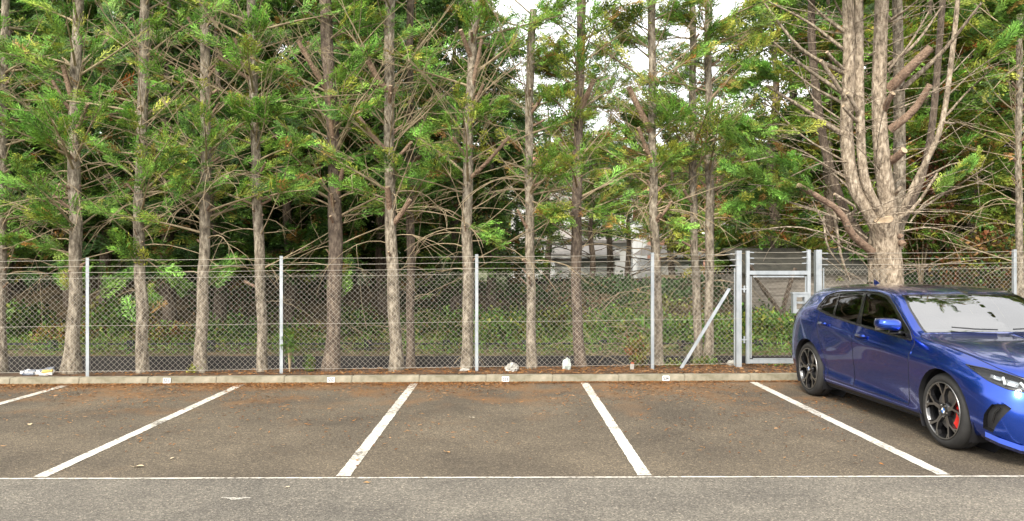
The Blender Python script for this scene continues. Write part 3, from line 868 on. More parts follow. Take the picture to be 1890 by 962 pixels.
def front_tree(label, Y, pts, w0, w1, top=7.2, live=16, dead=34, zmin=2.2, weights=(5, 1.5, 2, 0.7, 0.1, 2.2), stubs=(), m=None, low=(), Lmul=1.0, cut_top=False, twigmul=1.0):
    """slender pruned conifer: trunk, sawn stubs, bare twigs, feathery live branches"""
    P = [at(px, py, Y) for px, py in pts]
    base = P[0].copy(); base.z = terrain(base.x, Y) - 0.12
    P[0] = base
    if not cut_top:
        d = P[-1] - P[-2]; d /= max(0.01, d.z)
        while P[-1].z < top:
            P.append(P[-1] + Vector((d.x * 0.4 + random.gauss(0, 0.03), random.gauss(0, 0.03), 1)) * 0.9)
    path = smooth_path(P, int(6 * (P[-1].z - base.z)) + 6)
    path = [p + Vector((0.006 * math.sin(i * 0.9 + base.x), 0.006 * math.cos(i * 0.7 + base.x), 0)) for i, p in enumerate(path)]
    H = path[-1].z
    r0 = w0 / 2 * Y / FPX; r1 = w1 / 2 * Y / FPX
    rad = []
    for p in path:
        h = p.z
        if h < 1.2: r = (r0 * .9 + (r1 - r0 * .9) * smst(-0.1, .6, h)) * .84
        else: r = r1 * (.84 - 0.16 * (h - 1.2) / 4.2) if h < 5.4 else r1 * max(0.12, 0.75 * (1 - (h - 5.4) / max(0.6, H - 5.0)))
        rad.append(r)
    if cut_top: rad = [r0 + (r1 - r0) * min(1, i / 6) * (1 + 0 * i) for i in range(len(path))]; rad = [r * (1 - 0.25 * i / len(rad)) for i, r in enumerate(rad)]
    root = tag(empty('conifer_tree', base), label, 'tree')
    tr = trunk_part(root, path, rad, m or M['bark'], seed=Y * 7 + base.x)
    for st in stubs:
        x0, y0, x1, y1, w = st[:5]; dy = st[5] if len(st) > 5 else -0.18
        a = at(x0, y0, Y); b = at(x1, y1, Y + dy)
        a.x = path_at(path, a.z).x
        mid = a.lerp(b, 0.5) + Vector((0.0, 0.0, -0.035 * (b - a).length))
        stub_part(tr, root, [a, mid, b], w / 2 * Y / FPX * 1.15, w / 2 * Y / FPX * 0.85)
    # short random stubs and knots
    for _ in range(9):
        z = random.uniform(1.2, min(5.2, H - 0.3)); c = path_at(path, z); az = random.uniform(math.pi, 2 * math.pi)
        d = Vector((math.cos(az), math.sin(az) * 0.7, random.uniform(0.3, 1.0))).normalized()
        L = random.uniform(0.09, 0.26); w = random.uniform(0.008, 0.02)
        stub_part(tr, root, [c, c + d * L * 0.5 + Vector((0, 0, -0.01)), c + d * L], w * 1.2, w)
    # bare twigs
    tw = []
    for _ in range(int(dead * 1.3)):
        z = random.triangular(0.9, min(5.6, H), 3.0); c = path_at(path, z); az = random.uniform(0, 2 * math.pi)
        droop = z < 3.0 and random.random() < 0.6
        el = random.uniform(0.1, 0.5) if droop else random.uniform(0.3, 0.95)
        d = Vector((math.cos(az) * math.cos(el), math.sin(az) * math.cos(el) * 0.8, math.sin(el)))
        if z < 1.9: d.y = abs(d.y) * .6
        L = random.uniform(0.45, 1.4) if droop else random.uniform(0.6, 2.0); sag = random.uniform(0.3, 0.75) if droop else random.uniform(-0.10, 0.12)
        p = twig_path(c, d, L, sag, 7); tw.append((p, random.uniform(0.006, 0.013), 0.0022))
        for q in range(random.randint(1, 4)):
            i = random.randint(2, 5); dd = (p[i+1] - p[i]).normalized() + Vector((random.gauss(0, .5), random.gauss(0, .5), random.gauss(0, .35)))
            tw.append((twig_path(p[i], dd, L * random.uniform(0.2, 0.5), sag * 0.6, 4), 0.0045, 0.0016))
    # live branches
    live = int(live * 1.25); zs = zmin - .25 + (H - zmin) * rng.uniform(0, 1, live) ** 1.15 if live else np.zeros(0)
    az = rng.uniform(0, 2 * np.pi, live); el = rng.uniform(0.15, 0.75, live)
    L = np.clip((H + 1.4 - zs) * 0.40, 0.5, 1.65) * rng.uniform(0.45, 1.15, live) * Lmul
    S = [np.array(path_at(path, z)) for z in zs]; D = list(dirs(az, el)) if live else []
    L = list(L)
    for (x0, y0, x1, y1, dy) in low:
        a = at(x0, y0, Y); a.x = path_at(path, a.z).x; b = at(x1, y1, Y + (max(dy, .3) if y1 > 440 else dy))
        S.append(np.array(a)); D.append(np.array((b - a).normalized())); L.append((b - a).length)
    for s, d, l in zip(S, D, L):
        dn = d / np.linalg.norm(d)
        tw.append((twig_path(s, dn, l * 0.95, 0.12, 6, 0.012), 0.011 + 0.006 * l, 0.003))
    multi = multi_tube(tw, 'bare_twigs', M['twig'], root); at_root(multi, root); multi['kind'] = 'stuff'
    P_, D_, N_, Z_ = branch_sprays(S, D, L, 24, 0.20, 0.40, spread=0.17, along=0.8, upb=0.10, t0=.22)
    T_ = tints(len(P_), weights) * 1.5
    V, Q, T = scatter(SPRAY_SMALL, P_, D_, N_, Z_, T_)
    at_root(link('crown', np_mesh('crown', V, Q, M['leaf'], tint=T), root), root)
    return root

LW = (4.5, 1.9, 1.6, 0.35, 0.05, 4.2)
YW = (3.5, 3.2, 1.2, 0.6, 0.15, 2.0)
lab = 'tall pruned conifer at the left edge of the picture, trunk cut off by the frame'
front_tree(lab, 11.3, [(2, 690), (4, 480), (6, 250), (10, 0)], 28, 17, 7.0, 20, 30, 2.0, LW)
front_tree('pruned conifer just left of the leftmost fence post, flared trunk base with litter beside it', 10.9, [(130, 692), (138, 560), (140, 420), (137, 250), (145, 0)], 52, 27, 7.4, 24, 40, 2.1, LW,
           stubs=[(130, 200, 116, 120, 9), (130, 215, 96, 148, 7), (150, 248, 161, 192, 8), (134, 350, 109, 340, 6), (147, 395, 152, 383, 5), (134, 390, 98, 360, 5)],
           low=[(140, 430, 80, 395, -0.5), (140, 560, 128, 480, -0.3), (142, 560, 240, 500, 0.6), (136, 470, 40, 440, -0.3), (140, 300, 60, 210, -0.9)])
front_tree('slim pruned conifer, first to the right of the leftmost fence post', 10.95, [(263, 692), (262, 560), (256, 430), (262, 250), (268, 0)], 32, 24, 7.1, 22, 40, 2.2, LW,
           low=[(258, 500, 225, 440, -0.4), (258, 470, 330, 520, -0.3), (262, 600, 275, 545, -0.3), (262, 320, 350, 260, -0.8)])
front_tree('pruned conifer above the yellow-green weed, second right of the leftmost fence post', 11.0, [(370, 690), (374, 560), (378, 430), (380, 250), (376, 0)], 34, 24, 7.3, 22, 44, 2.3, LW,
           stubs=[(374, 75, 345, 30, 7), (380, 225, 405, 190, 5)], low=[(378, 300, 330, 330, -0.6), (378, 540, 430, 480, 0.4)])
front_tree('straight pruned conifer close left of the second fence post', 11.05, [(484, 690), (482, 560), (476, 400), (470, 220), (464, 0)], 28, 22, 7.2, 22, 40, 2.3, LW,
           stubs=[(470, 150, 403, 105, 7), (468, 140, 432, 70, 7), (478, 330, 490, 300, 5)], low=[(476, 300, 560, 250, -0.7)])
front_tree('thick dark-topped conifer between the second fence post and plate S32', 11.2, [(612, 688), (617, 560), (619, 420), (615, 260), (606, 120), (600, 0)], 50, 31, 7.3, 26, 40, 2.4, LW,
           stubs=[(604, 175, 550, 75, 10, -0.3), (610, 300, 586, 262, 7), (622, 375, 633, 310, 9), (614, 395, 611, 358, 7), (618, 290, 607, 172, 9)],
           m=M['bark_dark'], low=[(617, 560, 640, 500, -0.3), (606, 240, 690, 180, -0.7), (612, 300, 520, 330, -0.7)])
front_tree('pale pruned conifer with sawn stubs right of plate S32', 11.1, [(733, 688), (727, 560), (721, 400), (718, 220), (720, 0)], 40, 26, 7.5, 18, 46, 2.7, LW,
           stubs=[(716, 175, 678, 112, 11, -0.3), (714, 285, 662, 216, 9, -0.3), (720, 398, 715, 345, 11), (726, 420, 757, 368, 9), (722, 305, 760, 262, 7), (722, 200, 721, 158, 8)],
           low=[(720, 100, 800, 105, -0.6)])
front_tree('thin dark conifer half hidden behind the pale stubby one', 12.0, [(757, 690), (758, 480), (757, 250), (757, 0)], 24, 18, 7.0, 14, 26, 2.6, LW, m=M['bark_dark'])
front_tree('pruned conifer touching the third fence post', 11.25, [(860, 688), (864, 560), (862, 400), (866, 220), (874, 60), (880, 0)], 32, 24, 7.4, 22, 42, 2.6, LW,
           stubs=[(868, 110, 850, 55, 9, -0.3), (872, 175, 889, 72, 7), (870, 215, 892, 155, 7), (862, 295, 835, 253, 7), (872, 333, 940, 252, 7, -0.4)],
           low=[(866, 240, 780, 230, -0.8), (866, 230, 930, 180, -0.8), (864, 420, 920, 440, -0.4)])
front_tree('bare sawn-off conifer trunk beside the pale bag, reddish at its cut top', 11.35, [(981, 688), (980, 560), (977, 400), (976, 250), (979, 120), (984, 18)], 22, 18, 5.2, 8, 30, 2.6, YW,
           stubs=[(982, 215, 1010, 162, 6), (981, 315, 1004, 284, 6), (978, 428, 955, 387, 6)], cut_top=True, low=[(977, 120, 1020, 100, -0.5), (978, 40, 1050, -10, -.4), (977, 60, 900, 20, -.4), (977, 200, 1040, 170, -.3), (977, 370, 1040, 395, -0.4)])
front_tree('dark conifer with yellowing foliage right of the bare sawn-off trunk', 11.5, [(1073, 686), (1064, 560), (1064, 420), (1068, 220), (1074, 0)], 30, 23, 6.6, 22, 36, 2.5, YW,
           stubs=[(1072, 210, 1096, 146, 10)], m=M['bark_dark'], low=[(1066, 400, 1010, 385, -0.5), (1066, 380, 1120, 400, -0.6), (1068, 330, 1140, 350, 0.5), (1066, 270, 1010, 230, 0.3), (1070, 60, 1010, 10, -.4), (1072, 50, 1150, 0, -.4), (1070, 110, 1140, 80, .3), (1070, 140, 1000, 120, .4), (1068, 200, 1130, 190, .5), (1072, 20, 1110, -40, -.5)])
t11 = front_tree('pale forked conifer next to the fourth fence post', 11.6, [(1216, 686), (1214, 560), (1207, 400), (1204, 220), (1203, 0)], 28, 20, 6.8, 16, 34, 3.0, YW,
           stubs=[(1205, 245, 1160, 160, 12, -0.1), (1203, 305, 1178, 235, 8), (1212, 415, 1240, 372, 6)], m=M['bark'], low=[(1210, 400, 1260, 420, -0.4), (1208, 440, 1150, 425, -0.4), (1203, 60, 1140, 20, -.4), (1203, 40, 1270, 0, -.4), (1203, 90, 1150, 70, .4), (1205, 240, 1150, 190, .4), (1205, 290, 1140, 270, .5), (1203, 10, 1180, -40, -.5), (1205, 330, 1260, 280, .3)])
front_tree('slender conifer, left of the close pair behind the slanting fence brace', 11.95, [(1290, 690), (1286, 560), (1280, 400), (1279, 220), (1278, 0)], 22, 18, 6.6, 13, 22, 2.9, YW,
           stubs=[(1276, 380, 1262, 350, 6)], low=[(1279, 60, 1230, 10, -.4), (1279, 90, 1330, 50, -.3), (1279, 200, 1235, 190, .4), (1280, 290, 1240, 260, .4)])
front_tree('slender conifer, right of the close pair behind the slanting fence brace', 11.9, [(1308, 690), (1309, 560), (1310, 400), (1308, 220), (1307, 0)], 26, 20, 7.0, 18, 34, 2.6, YW,
           low=[(1308, 60, 1260, 20, -.5), (1308, 120, 1250, 100, .4), (1310, 330, 1370, 310, -0.6), (1310, 200, 1400, 230, -0.5)])
front_tree('conifer trunk at the right edge of the picture behind the blue car', 12.2, [(1884, 690), (1882, 480), (1880, 250), (1884, 0)], 24, 15, 8.6, 30, 30, 6.1, YW, Lmul=1.2, low=[(1880, 120, 1820, 160, -0.8), (1882, 60, 1830, 40, -0.6)])
front_tree('pruned conifer just outside the left edge of the picture', 10.9, [(-150, 690), (-148, 480), (-150, 0)], 40, 26, 7.2, 24, 10, 2.0, LW)
front_tree('second pruned conifer outside the left edge of the picture', 10.9, [(-330, 690), (-330, 480), (-325, 0)], 40, 26, 7.4, 24, 10, 2.0, LW)

# ------------------------------------------------------------------ the big many-stemmed tree behind the car
BY = 11.75
bb = at(1640, 640, BY); bb.z = -0.1
big = tag(empty('conifer_tree', bb), 'big pale many-stemmed conifer with sawn limbs rising behind the blue car', 'tree')
def P3(l, dy=0.0): return [at(p[0], p[1], BY + (p[2] if len(p) > 2 else 0) + dy) for p in l]
def px_r(w): return w / 2 * BY / FPX
tp = P3([(1642, 700), (1640, 560), (1638, 480), (1634, 430), (1632, 404, -0.05)])
tp[0].z = -0.1
tr = trunk_part(big, smooth_path(tp, 22), [px_r(53 - 6 * i / 21 + (10 if i < 3 else 0)) * (1 if i < 21 else 0.9) for i in range(22)], M['bark_pale'], n=20, seed=5)
cutm = MB(); cut_path = P3([(1634, 440, 0.0), (1632, 420, -0.10), (1631, 405, -0.165)])
cutm.tube(smooth_path(cut_path, 5), [px_r(42), px_r(40), px_r(38), px_r(36), px_r(33)], 14, capmi=1)
cutm.build('cut_branch', [M['bark_pale'], M['cut']], tr)
def stem(l, w0, w1, m='bark_pale', n=26, dy=0, name='stem'):
    p = P3(l, dy); d = (p[-1] - p[-2]).normalized()
    if l[-1][1] <= 5:
        p.append(p[-1] + d * 1.0); p.append(p[-1] + d * 1.2)
    sp = smooth_path(p, n)
    return at_root(trunk_part(big, sp, [px_r(w0 + (w1 - w0) * i / (n - 1)) * (0.35 if i == n - 1 else 1) for i in range(n)], M[m], n=12, seed=l[0][0], flare=False, name=name), big)
stem([(1640, 470, .05), (1608, 400), (1575, 340), (1562, 250), (1567, 120), (1565, 0)], 27, 18)
stem([(1645, 450, .1), (1618, 385, -.08), (1594, 320, -.1), (1587, 200, -.05), (1585, 0)], 19, 13)
stem([(1640, 460, .1), (1638, 380, .0), (1628, 300, -.05), (1622, 200), (1624, 100), (1628, 0)], 31, 21)
stem([(1655, 460, .2), (1660, 350, .25), (1660, 200, .3), (1656, 0, .3)], 24, 15, 'bark')
stem([(1650, 420, .1), (1690, 335, .05), (1735, 240, -.05), (1755, 120, -.05), (1768, 0, 0)], 12, 6)
stem([(1610, 460, .3), (1560, 390, .5), (1520, 260, .7), (1500, 100, .8), (1498, 0, .8)], 18, 12, 'bark_dark')
stem([(1660, 420, .4), (1700, 330, .6), (1722, 220, .8), (1740, 0, .9)], 16, 9, 'bark_dark')
stem([(1612, 520, .15), (1612, 450, .15), (1618, 400, .2)], 20, 16)
LIMBS = [  # x0,y0, (bend), x1,y1, w0, w1, cut
    ([(1610, 465), (1572, 432, -.2), (1547, 388, -.3), (1473, 342, -.5)], 15, 10, True),
    ([(1560, 400), (1580, 385, -.2), (1540, 358, -.35)], 6, 5, True),
    ([(1640, 165), (1680, 125, -.25), (1718, 88, -.4)], 19, 15, True),
    ([(1642, 240), (1685, 205, -.2), (1717, 156, -.35)], 16, 11, True),
    ([(1640, 300), (1655, 290, -.2), (1669, 277, -.35)], 16, 13, True),
    ([(1630, 210), (1640, 185, -.25), (1648, 172, -.35)], 11, 10, True),
    ([(1624, 320), (1623, 300, -.15), (1624, 272, -.2)], 9, 9, True),
    ([(1572, 200), (1540, 150, -.2), (1515, 112, -.35)], 8, 7, True),
    ([(1590, 225), (1577, 195, -.2), (1564, 172, -.3)], 8, 7, True),
    ([(1588, 230), (1570, 213, -.25), (1556, 196, -.35)], 6, 6, True),
    ([(1560, 130), (1540, 112, -.2), (1526, 96, -.3)], 6, 6, True),
    ([(1650, 360), (1658, 352, -.25), (1664, 345, -.3)], 7, 6, True),
    ([(1655, 450), (1664, 448, -.2), (1668, 452, -.25)], 12, 11, True),
    ([(1655, 440), (1662, 436, -.2), (1664, 437, -.22)], 10, 9, True),
    ([(1655, 405), (1690, 380, -.1), (1730, 320, -.15)], 8, 4, True),
]
for l, w0, w1, c in LIMBS:
    stub_part(tr, big, P3(l), px_r(w0), px_r(w1), M['stub'] if w0 > 9 else M['bark_pale'], c)
for o in tr.children: o.location = (0, 0, 0)
THIN = [([(1562, 95), (1490, 40), (1412, 0)], 8), ([(1558, 135), (1478, 90), (1410, 5)], 10), ([(1560, 175), (1480, 120), (1400, 55)], 9), ([(1556, 190), (1500, 160), (1450, 120)], 7),
        ([(1558, 250), (1490, 205), (1415, 158)], 12), ([(1560, 60), (1520, 30), (1490, 0)], 8), ([(1565, 40), (1550, 20), (1540, 0)], 7), ([(1640, 120), (1690, 80), (1740, 10)], 8),
        ([(1640, 130), (1680, 80), (1715, 20)], 6), ([(1665, 165), (1740, 95), (1812, 5)], 11), ([(1640, 40), (1670, 20), (1695, 0)], 7), ([(1745, 215), (1790, 165), (1850, 110)], 5),
        ([(1685, 395), (1740, 360), (1835, 300)], 6), ([(1680, 410), (1720, 365), (1830, 330)], 4), ([(1735, 225), (1760, 228), (1765, 225)], 6), ([(1600, 440), (1540, 400), (1400, 355)], 5),
        ([(1600, 475), (1540, 445), (1500, 370)], 5), ([(1610, 465), (1480, 420), (1370, 430)], 4), ([(1562, 330), (1480, 285), (1370, 300)], 4), ([(1565, 345), (1500, 290), (1430, 260)], 5),
        ([(1562, 300), (1480, 250), (1410, 180)], 5), ([(1565, 390), (1470, 350), (1380, 340)], 4), ([(1660, 200), (1720, 170), (1800, 90)], 4), ([(1700, 330), (1770, 300), (1830, 320)], 3.5),
        ([(1745, 180), (1800, 130), (1860, 90)], 3.5), ([(1565, 230), (1500, 180), (1470, 110)], 4), ([(1575, 300), (1520, 300), (1450, 330)], 3.5), ([(1650, 430), (1720, 420), (1800, 450)], 3),
        ([(1540, 390), (1552, 470), (1570, 520)], 7), ([(1520, 400), (1530, 460), (1575, 515)], 5)]
tw = []
for l, w in THIN:
    p = smooth_path([at(a, b, BY + dy) for (a, b), dy in zip(l, (0, random.uniform(-.5, .2), random.uniform(-1.0, .2)))], 9)
    tw.append((p, px_r(w), px_r(w) * 0.35))
    for _ in range(3):
        i = random.randint(3, 7); d = (p[i+1] - p[i]).normalized() + Vector((random.gauss(0, .45), random.gauss(0, .45), random.gauss(0, .4)))
        tw.append((twig_path(p[i], d, random.uniform(0.2, 0.7), random.uniform(-.1, .4), 5), 0.005, 0.0018))
for _ in range(150):
    z = random.uniform(1.4, 5.4); c = Vector((at(1600, 300, BY).x + random.uniform(-0.5, 0.5), BY + random.uniform(-.2, .3), z)); az = random.uniform(0, 6.28); el = random.uniform(0, .7)
    p = twig_path(c, (math.cos(az), math.sin(az) * .7, math.sin(el)), random.uniform(.7, 2.3), random.uniform(-.15, .4), 7)
    tw.append((p, random.uniform(.004, .011), .002))
at_root(multi_tube(tw, 'bare_twigs', M['bark_pale'], big), big)['kind'] = 'stuff'
# its few live branches: a bright plume on the left, tufts right and above the frame
S = []; D = []; L = []
for a, b, dy in (((1570, 385), (1345, 215), -.7), ((1570, 390), (1350, 280), -.9), ((1575, 380), (1400, 330), -.5), ((1500, 180), (1390, 110), -.6), ((1480, 140), (1360, 150), -.4),
                 ((1680, 400), (1790, 290), -.4), ((1800, 40), (1880, 10), -.5), ((1790, 130), (1870, 60), -.3), ((1480, 330), (1370, 370), -.2), ((1450, 250), (1350, 230), -.4)):
    p, q = at(*a, BY), at(*b, BY + dy); S.append(p); D.append((q - p)); L.append((q - p).length)
A = branch_sprays(S, D, L, 34, .22, .46, t0=.4, spread=.15, along=1.0, upb=.12)
nb = 44
zs = rng.uniform(5.5, 7.2, nb); az = rng.uniform(0, 6.28, nb)
S2 = np.stack([bb.x - 0.1 + rng.normal(0, .4, nb), BY + rng.normal(0, .25, nb), zs], 1)
B = branch_sprays(S2, dirs(az, rng.uniform(.1, .8, nb)), (8.2 - zs) * .5 * rng.uniform(.6, 1.1, nb), 12, .32, .5)
C = [np.concatenate(z) for z in zip(A, B)]
T_ = tints(len(C[0]), LW) * 1.5
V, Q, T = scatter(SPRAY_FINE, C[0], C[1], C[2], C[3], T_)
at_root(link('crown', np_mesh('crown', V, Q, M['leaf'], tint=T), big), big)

# ------------------------------------------------------------------ dense conifers behind
def crown_mesh(nb, ns, H, rad, zlo, weights, smin=.42, smax=.75, tmpl=SPRAY_MID, mult=1.0):
    zs = rng.uniform(zlo, H, nb); az = rng.uniform(0, 2 * np.pi, nb)
    prof = np.clip((H + 0.5 - zs) / (H * 0.72), 0.12, 1.0) ** 0.8
    L = rad * prof * rng.uniform(.65, 1.15, nb)
    S = np.stack([rng.normal(0, .06, nb), rng.normal(0, .06, nb), zs], 1)
    P_, D_, N_, Z_ = branch_sprays(S, dirs(az, rng.uniform(-.1, .55, nb)), L, ns, smin, smax, sag=.22, t0=.35)
    tt = tints(len(P_), weights) * mult * 1.15
    V, Q, T = scatter(tmpl, P_, D_, N_, Z_, tt)
    return np_mesh('crown', V, Q, M['leaf'], tint=T)
def back_trunk_mesh(H, r):
    mb = MB(); pts = [Vector((.05 * math.sin(i), .05 * math.cos(i * 1.3), H * i / 12 - .3)) for i in range(13)]
    mb.tube(pts, [r * (1 - .85 * i / 12) for i in range(13)], 9)
    for k in range(34):
        z = random.uniform(.6, H * .8); az = random.uniform(0, 6.28); el = random.uniform(0, .6)
        p = twig_path((0, 0, z), (math.cos(az), math.sin(az), math.sin(el)), random.uniform(.5, 1.5), random.uniform(0, .5), 5)
        mb.tube(p, [.016 - .003 * i for i in range(5)], 4, cap=False)
    me = mb.build('trunk', M['bark_dark']); d = me.data; bpy.data.objects.remove(me); return d
DW = (2.5, .5, 5.5, .6, .1, .8)
RW = (3.8, 2.8, 2.4, .9, .25, .8)
C_DARK = [crown_mesh(104, 10, 7.6, 1.75, 1.15, DW) for _ in range(3)]
C_LOW = [crown_mesh(110, 10, 6.4, 1.6, .1, DW, mult=.95) for _ in range(2)]
C_YEL = [crown_mesh(98, 10, 7.6, 1.75, .3, RW, mult=1.25) for _ in range(2)]
C_THIN = [crown_mesh(40, 9, 4.6, 1.6, 1.8, YW, .35, .6) for _ in range(2)]
C_GAP = crown_mesh(70, 8, 9.5, 2.3, 3.0, YW, .4, .7)
TB = [back_trunk_mesh(7.4, .15), back_trunk_mesh(4.5, .10)]
def back_tree(px, Y, crown, trunk, s, label, group):
    x = xat(px, Y)
    r = tag(empty('conifer_tree', (x, Y, terrain(x, Y) - .1), random.uniform(0, 6.28)), label, 'tree', group)
    r.scale = (s, s, s)
    link('trunk', trunk, r); link('crown', crown, r)
    return r
ORD = ['first', 'second', 'third', 'fourth', 'fifth', 'sixth', 'seventh', 'eighth', 'ninth', 'tenth', 'eleventh', 'twelfth']
k = 0
for i, px in enumerate((10, 112, 214, 316, 418, 520, 622, 724, 820, 892)):
    back_tree(px + random.uniform(-22, 22), 16.3 + random.uniform(-.4, .7), C_DARK[k % 3], TB[0], random.uniform(.9, 1.1) * (.8 if px > 850 else 1), 'dense dark conifer, %s from the left in the row just behind the pruned trunks' % ORD[i], 'dark conifers behind the fence'); k += 1
for i, px in enumerate(range(-60, 830, 104)):
    back_tree(px + random.uniform(-22, 22), 19.8 + random.uniform(-.5, .8), C_LOW[k % 2], TB[0], random.uniform(1.35, 1.55), 'dark conifer, %s from the left in the farther back row behind the bank' % ORD[i], 'dark conifers in the farther row'); k += 1
for i, px in enumerate((-190, -330)):
    back_tree(px, 16.3, C_DARK[k % 3], TB[0], 1.0, ('dense dark conifer just outside the left edge of the picture', 'dense dark conifer farthest outside the left edge of the picture')[i], 'dark conifers outside the left edge'); k += 1
for i, px in enumerate((1428, 1530, 1630, 1715, 1800, 1890)):
    back_tree(px + random.uniform(-15, 15), 18.6 + random.uniform(-.4, .6), C_YEL[k % 2], TB[0], random.uniform(1.0, 1.15), 'yellow-green conifer, %s to the right of the gap, behind the gate and car' % ORD[i], 'yellow-green conifers on the right'); k += 1
for i, px in enumerate((1460, 1560, 1650, 1730, 1820, 1920)):
    back_tree(px + random.uniform(-15, 15), 22.5 + random.uniform(-.4, .8), C_LOW[k % 2], TB[0], random.uniform(1.5, 1.7), 'dark conifer, %s from the left in the farthest row right of the gap' % ORD[i], 'dark conifers far back on the right'); k += 1
for px, Y, s_, lb in ((1125, 27.0, 1.0, 'tall loose conifer far back in the gap, left of the pale forked trunk'), (1012, 29.0, 1.05, 'tall loose conifer far back in the gap, behind the sawn-off trunk'), (1318, 27.5, 1.0, 'tall loose conifer far back at the right side of the gap'), (1238, 28.0, 1.05, 'tall loose conifer far back in the gap, right of the pale forked trunk')):
    back_tree(px, Y, C_GAP, TB[0], s_, lb, 'tall loose conifers in the gap')
for px, Y in ((2010, 18.4), (2150, 18.8), (2300, 18.5), (2480, 19.0), (2080, 22.5), (2260, 22.8), (2450, 23.0), (2650, 22.0)):
    back_tree(px, Y, (C_YEL if Y < 20 else C_LOW)[k % 2], TB[0], 1.1 if Y < 20 else 1.6, 'conifer standing beyond the right edge of the picture', 'conifers beyond the right edge'); k += 1
for px, Y, s_, lb in ((955, 22.0, .85, 'low loose conifer left of the white house, leftmost in the gap'), (1092, 20.5, .98, 'low loose conifer in front of the left garage'), (1160, 22.5, 1.15, 'low loose conifer between the two garages'), (1060, 26.0, 1.2, 'loose conifer standing closest to the white house'), (1262, 33.5, 1.25, 'low loose conifer in front of the brick house, rightmost in the gap')):
    back_tree(px, Y, C_THIN[k % 2], TB[1], s_, lb, 'low conifers in the gap'); k += 1

# ------------------------------------------------------------------ shrubs, ivy, weeds
def cluster_template(n, seed, w=0.3):
    r = np.random.default_rng(seed); V = []; Q = []
    for i in range(n):
        p = r.normal(0, .38, 3); d = r.normal(0, 1, 3); d /= np.linalg.norm(d); s = np.cross(d, r.normal(0, 1, 3)); s /= np.linalg.norm(s)
        L = r.uniform(.35, .6); b = len(V)
        V += [p, p + d*L*.5 + s*L*w, p + d*L, p + d*L*.5 - s*L*w]; Q.append((b, b+1, b+2, b+3))
    return np.array(V), np.array(Q)
LEAVES = [cluster_template(9, s) for s in (21, 22, 23)]
GRASS = [cluster_template(7, s, .06) for s in (31, 32)]
def leaf_cloud(P_, size, weights, tmpl=LEAVES, mult=1.0):
    k = len(P_)
    return scatter(tmpl, P_, rng.normal(0, 1, (k, 3)), rng.normal(0, 1, (k, 3)) + UP, rng.uniform(size * .7, size * 1.3, k), tints(k, weights) * mult)

# ground cover on the bank: ivy and brambles, patchy
P_ = []; SZ = []; TT = []
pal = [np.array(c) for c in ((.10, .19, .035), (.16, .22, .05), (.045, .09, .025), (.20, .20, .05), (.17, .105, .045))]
for _ in range(19000):
    y = random.uniform(14.9, 19.0); half = y * 0.72
    x = random.uniform(-half - 2, half + 5)
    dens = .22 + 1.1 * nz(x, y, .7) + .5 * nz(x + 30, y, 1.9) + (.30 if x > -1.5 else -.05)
    if random.random() > dens: continue
    P_.append((x, y, terrain(x, y) + random.uniform(.0, .10) + .30 * max(0, nz(x + 9, y, 1.1)))); 
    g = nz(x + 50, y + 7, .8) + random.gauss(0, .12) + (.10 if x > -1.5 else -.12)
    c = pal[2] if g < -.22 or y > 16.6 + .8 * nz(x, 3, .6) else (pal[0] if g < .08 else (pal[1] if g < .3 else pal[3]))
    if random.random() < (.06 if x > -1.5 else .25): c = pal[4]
    TT.append(c * random.uniform(.8, 1.45) * (1.25 if x > -1.5 else 1.0)); SZ.append(random.choice((.08, .11, .16, .22)))  # right-hand leaves tinted brighter, standing in for light from the open sky
k = len(P_)
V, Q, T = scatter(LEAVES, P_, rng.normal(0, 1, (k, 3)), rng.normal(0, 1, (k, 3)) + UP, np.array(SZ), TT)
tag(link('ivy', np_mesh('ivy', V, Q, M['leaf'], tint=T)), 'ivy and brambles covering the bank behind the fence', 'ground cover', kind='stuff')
P_ = []
for _ in range(9500):
    y = random.uniform(12.85, 15.2); x = random.uniform(-10.5, 10.5)
    if random.random() > .55 + 1.1 * nz(x, y, .8) + .4 * smst(13, 14, y): continue
    P_.append((x, y, terrain(x, y) + random.uniform(.0, .06)))
V, Q, T = scatter(GRASS, np.array(P_), rng.normal(0, .35, (len(P_), 3)) + UP, rng.normal(0, 1, (len(P_), 3)), rng.uniform(.10, .22, len(P_)), tints(len(P_), (4, 3, .4, .8, 0, 5)) * 1.3)
tag(link('grass', np_mesh('grass', V, Q, M['leaf'], tint=T)), 'green grass strip beyond the low black rail', 'grass', kind='stuff')

def shrub(name, px, py_base, py_top, Y, rpx, n, size, weights, label, mult=1.0, cat='shrub', stems=7, tmpl=LEAVES):
    x = xat(px, Y); zb = at(px, py_base, Y).z; zt = at(px, py_top, Y).z; rx = rpx * Y / FPX
    zb = min(zb, terrain(x, Y) + 0.02) if Y < 24 else zb
    root = tag(empty(name, (x, Y, zb)), label, cat)
    h = zt - zb
    lob = [(random.uniform(-.55, .55) * rx, random.uniform(-.4, .4) * rx, random.uniform(.3, .75) * h, random.uniform(.4, .65)) for _ in range(7)]
    P_ = []
    while len(P_) < n:
        lx, ly, lz, lr = random.choice(lob)
        v = rng.normal(0, 1, 3); v /= np.linalg.norm(v); rr = random.random() ** .4
        p = np.array([lx, ly, lz]) + v * rr * np.array([rx * lr, rx * lr, h * .5 * lr + .02])
        if p[2] > .0: P_.append(p)
    V, Q, T = leaf_cloud(np.array(P_), size, weights, tmpl, mult)
    link('foliage', np_mesh('foliage', V, Q, M['leaf'], tint=T), root)
    mb = MB()
    for _ in range(stems):
        lx, ly, lz, lr = random.choice(lob)
        mb.tube(smooth_path([(0, 0, 0), (lx*.4, ly*.4, lz*.6), (lx, ly, lz)], 5), [.02*min(1, h), .016*min(1, h), .012*min(1, h), .008*min(1, h), .004*min(1, h)], 5, cap=False)
    mb.build('stem', M['twig'], root)
    return root
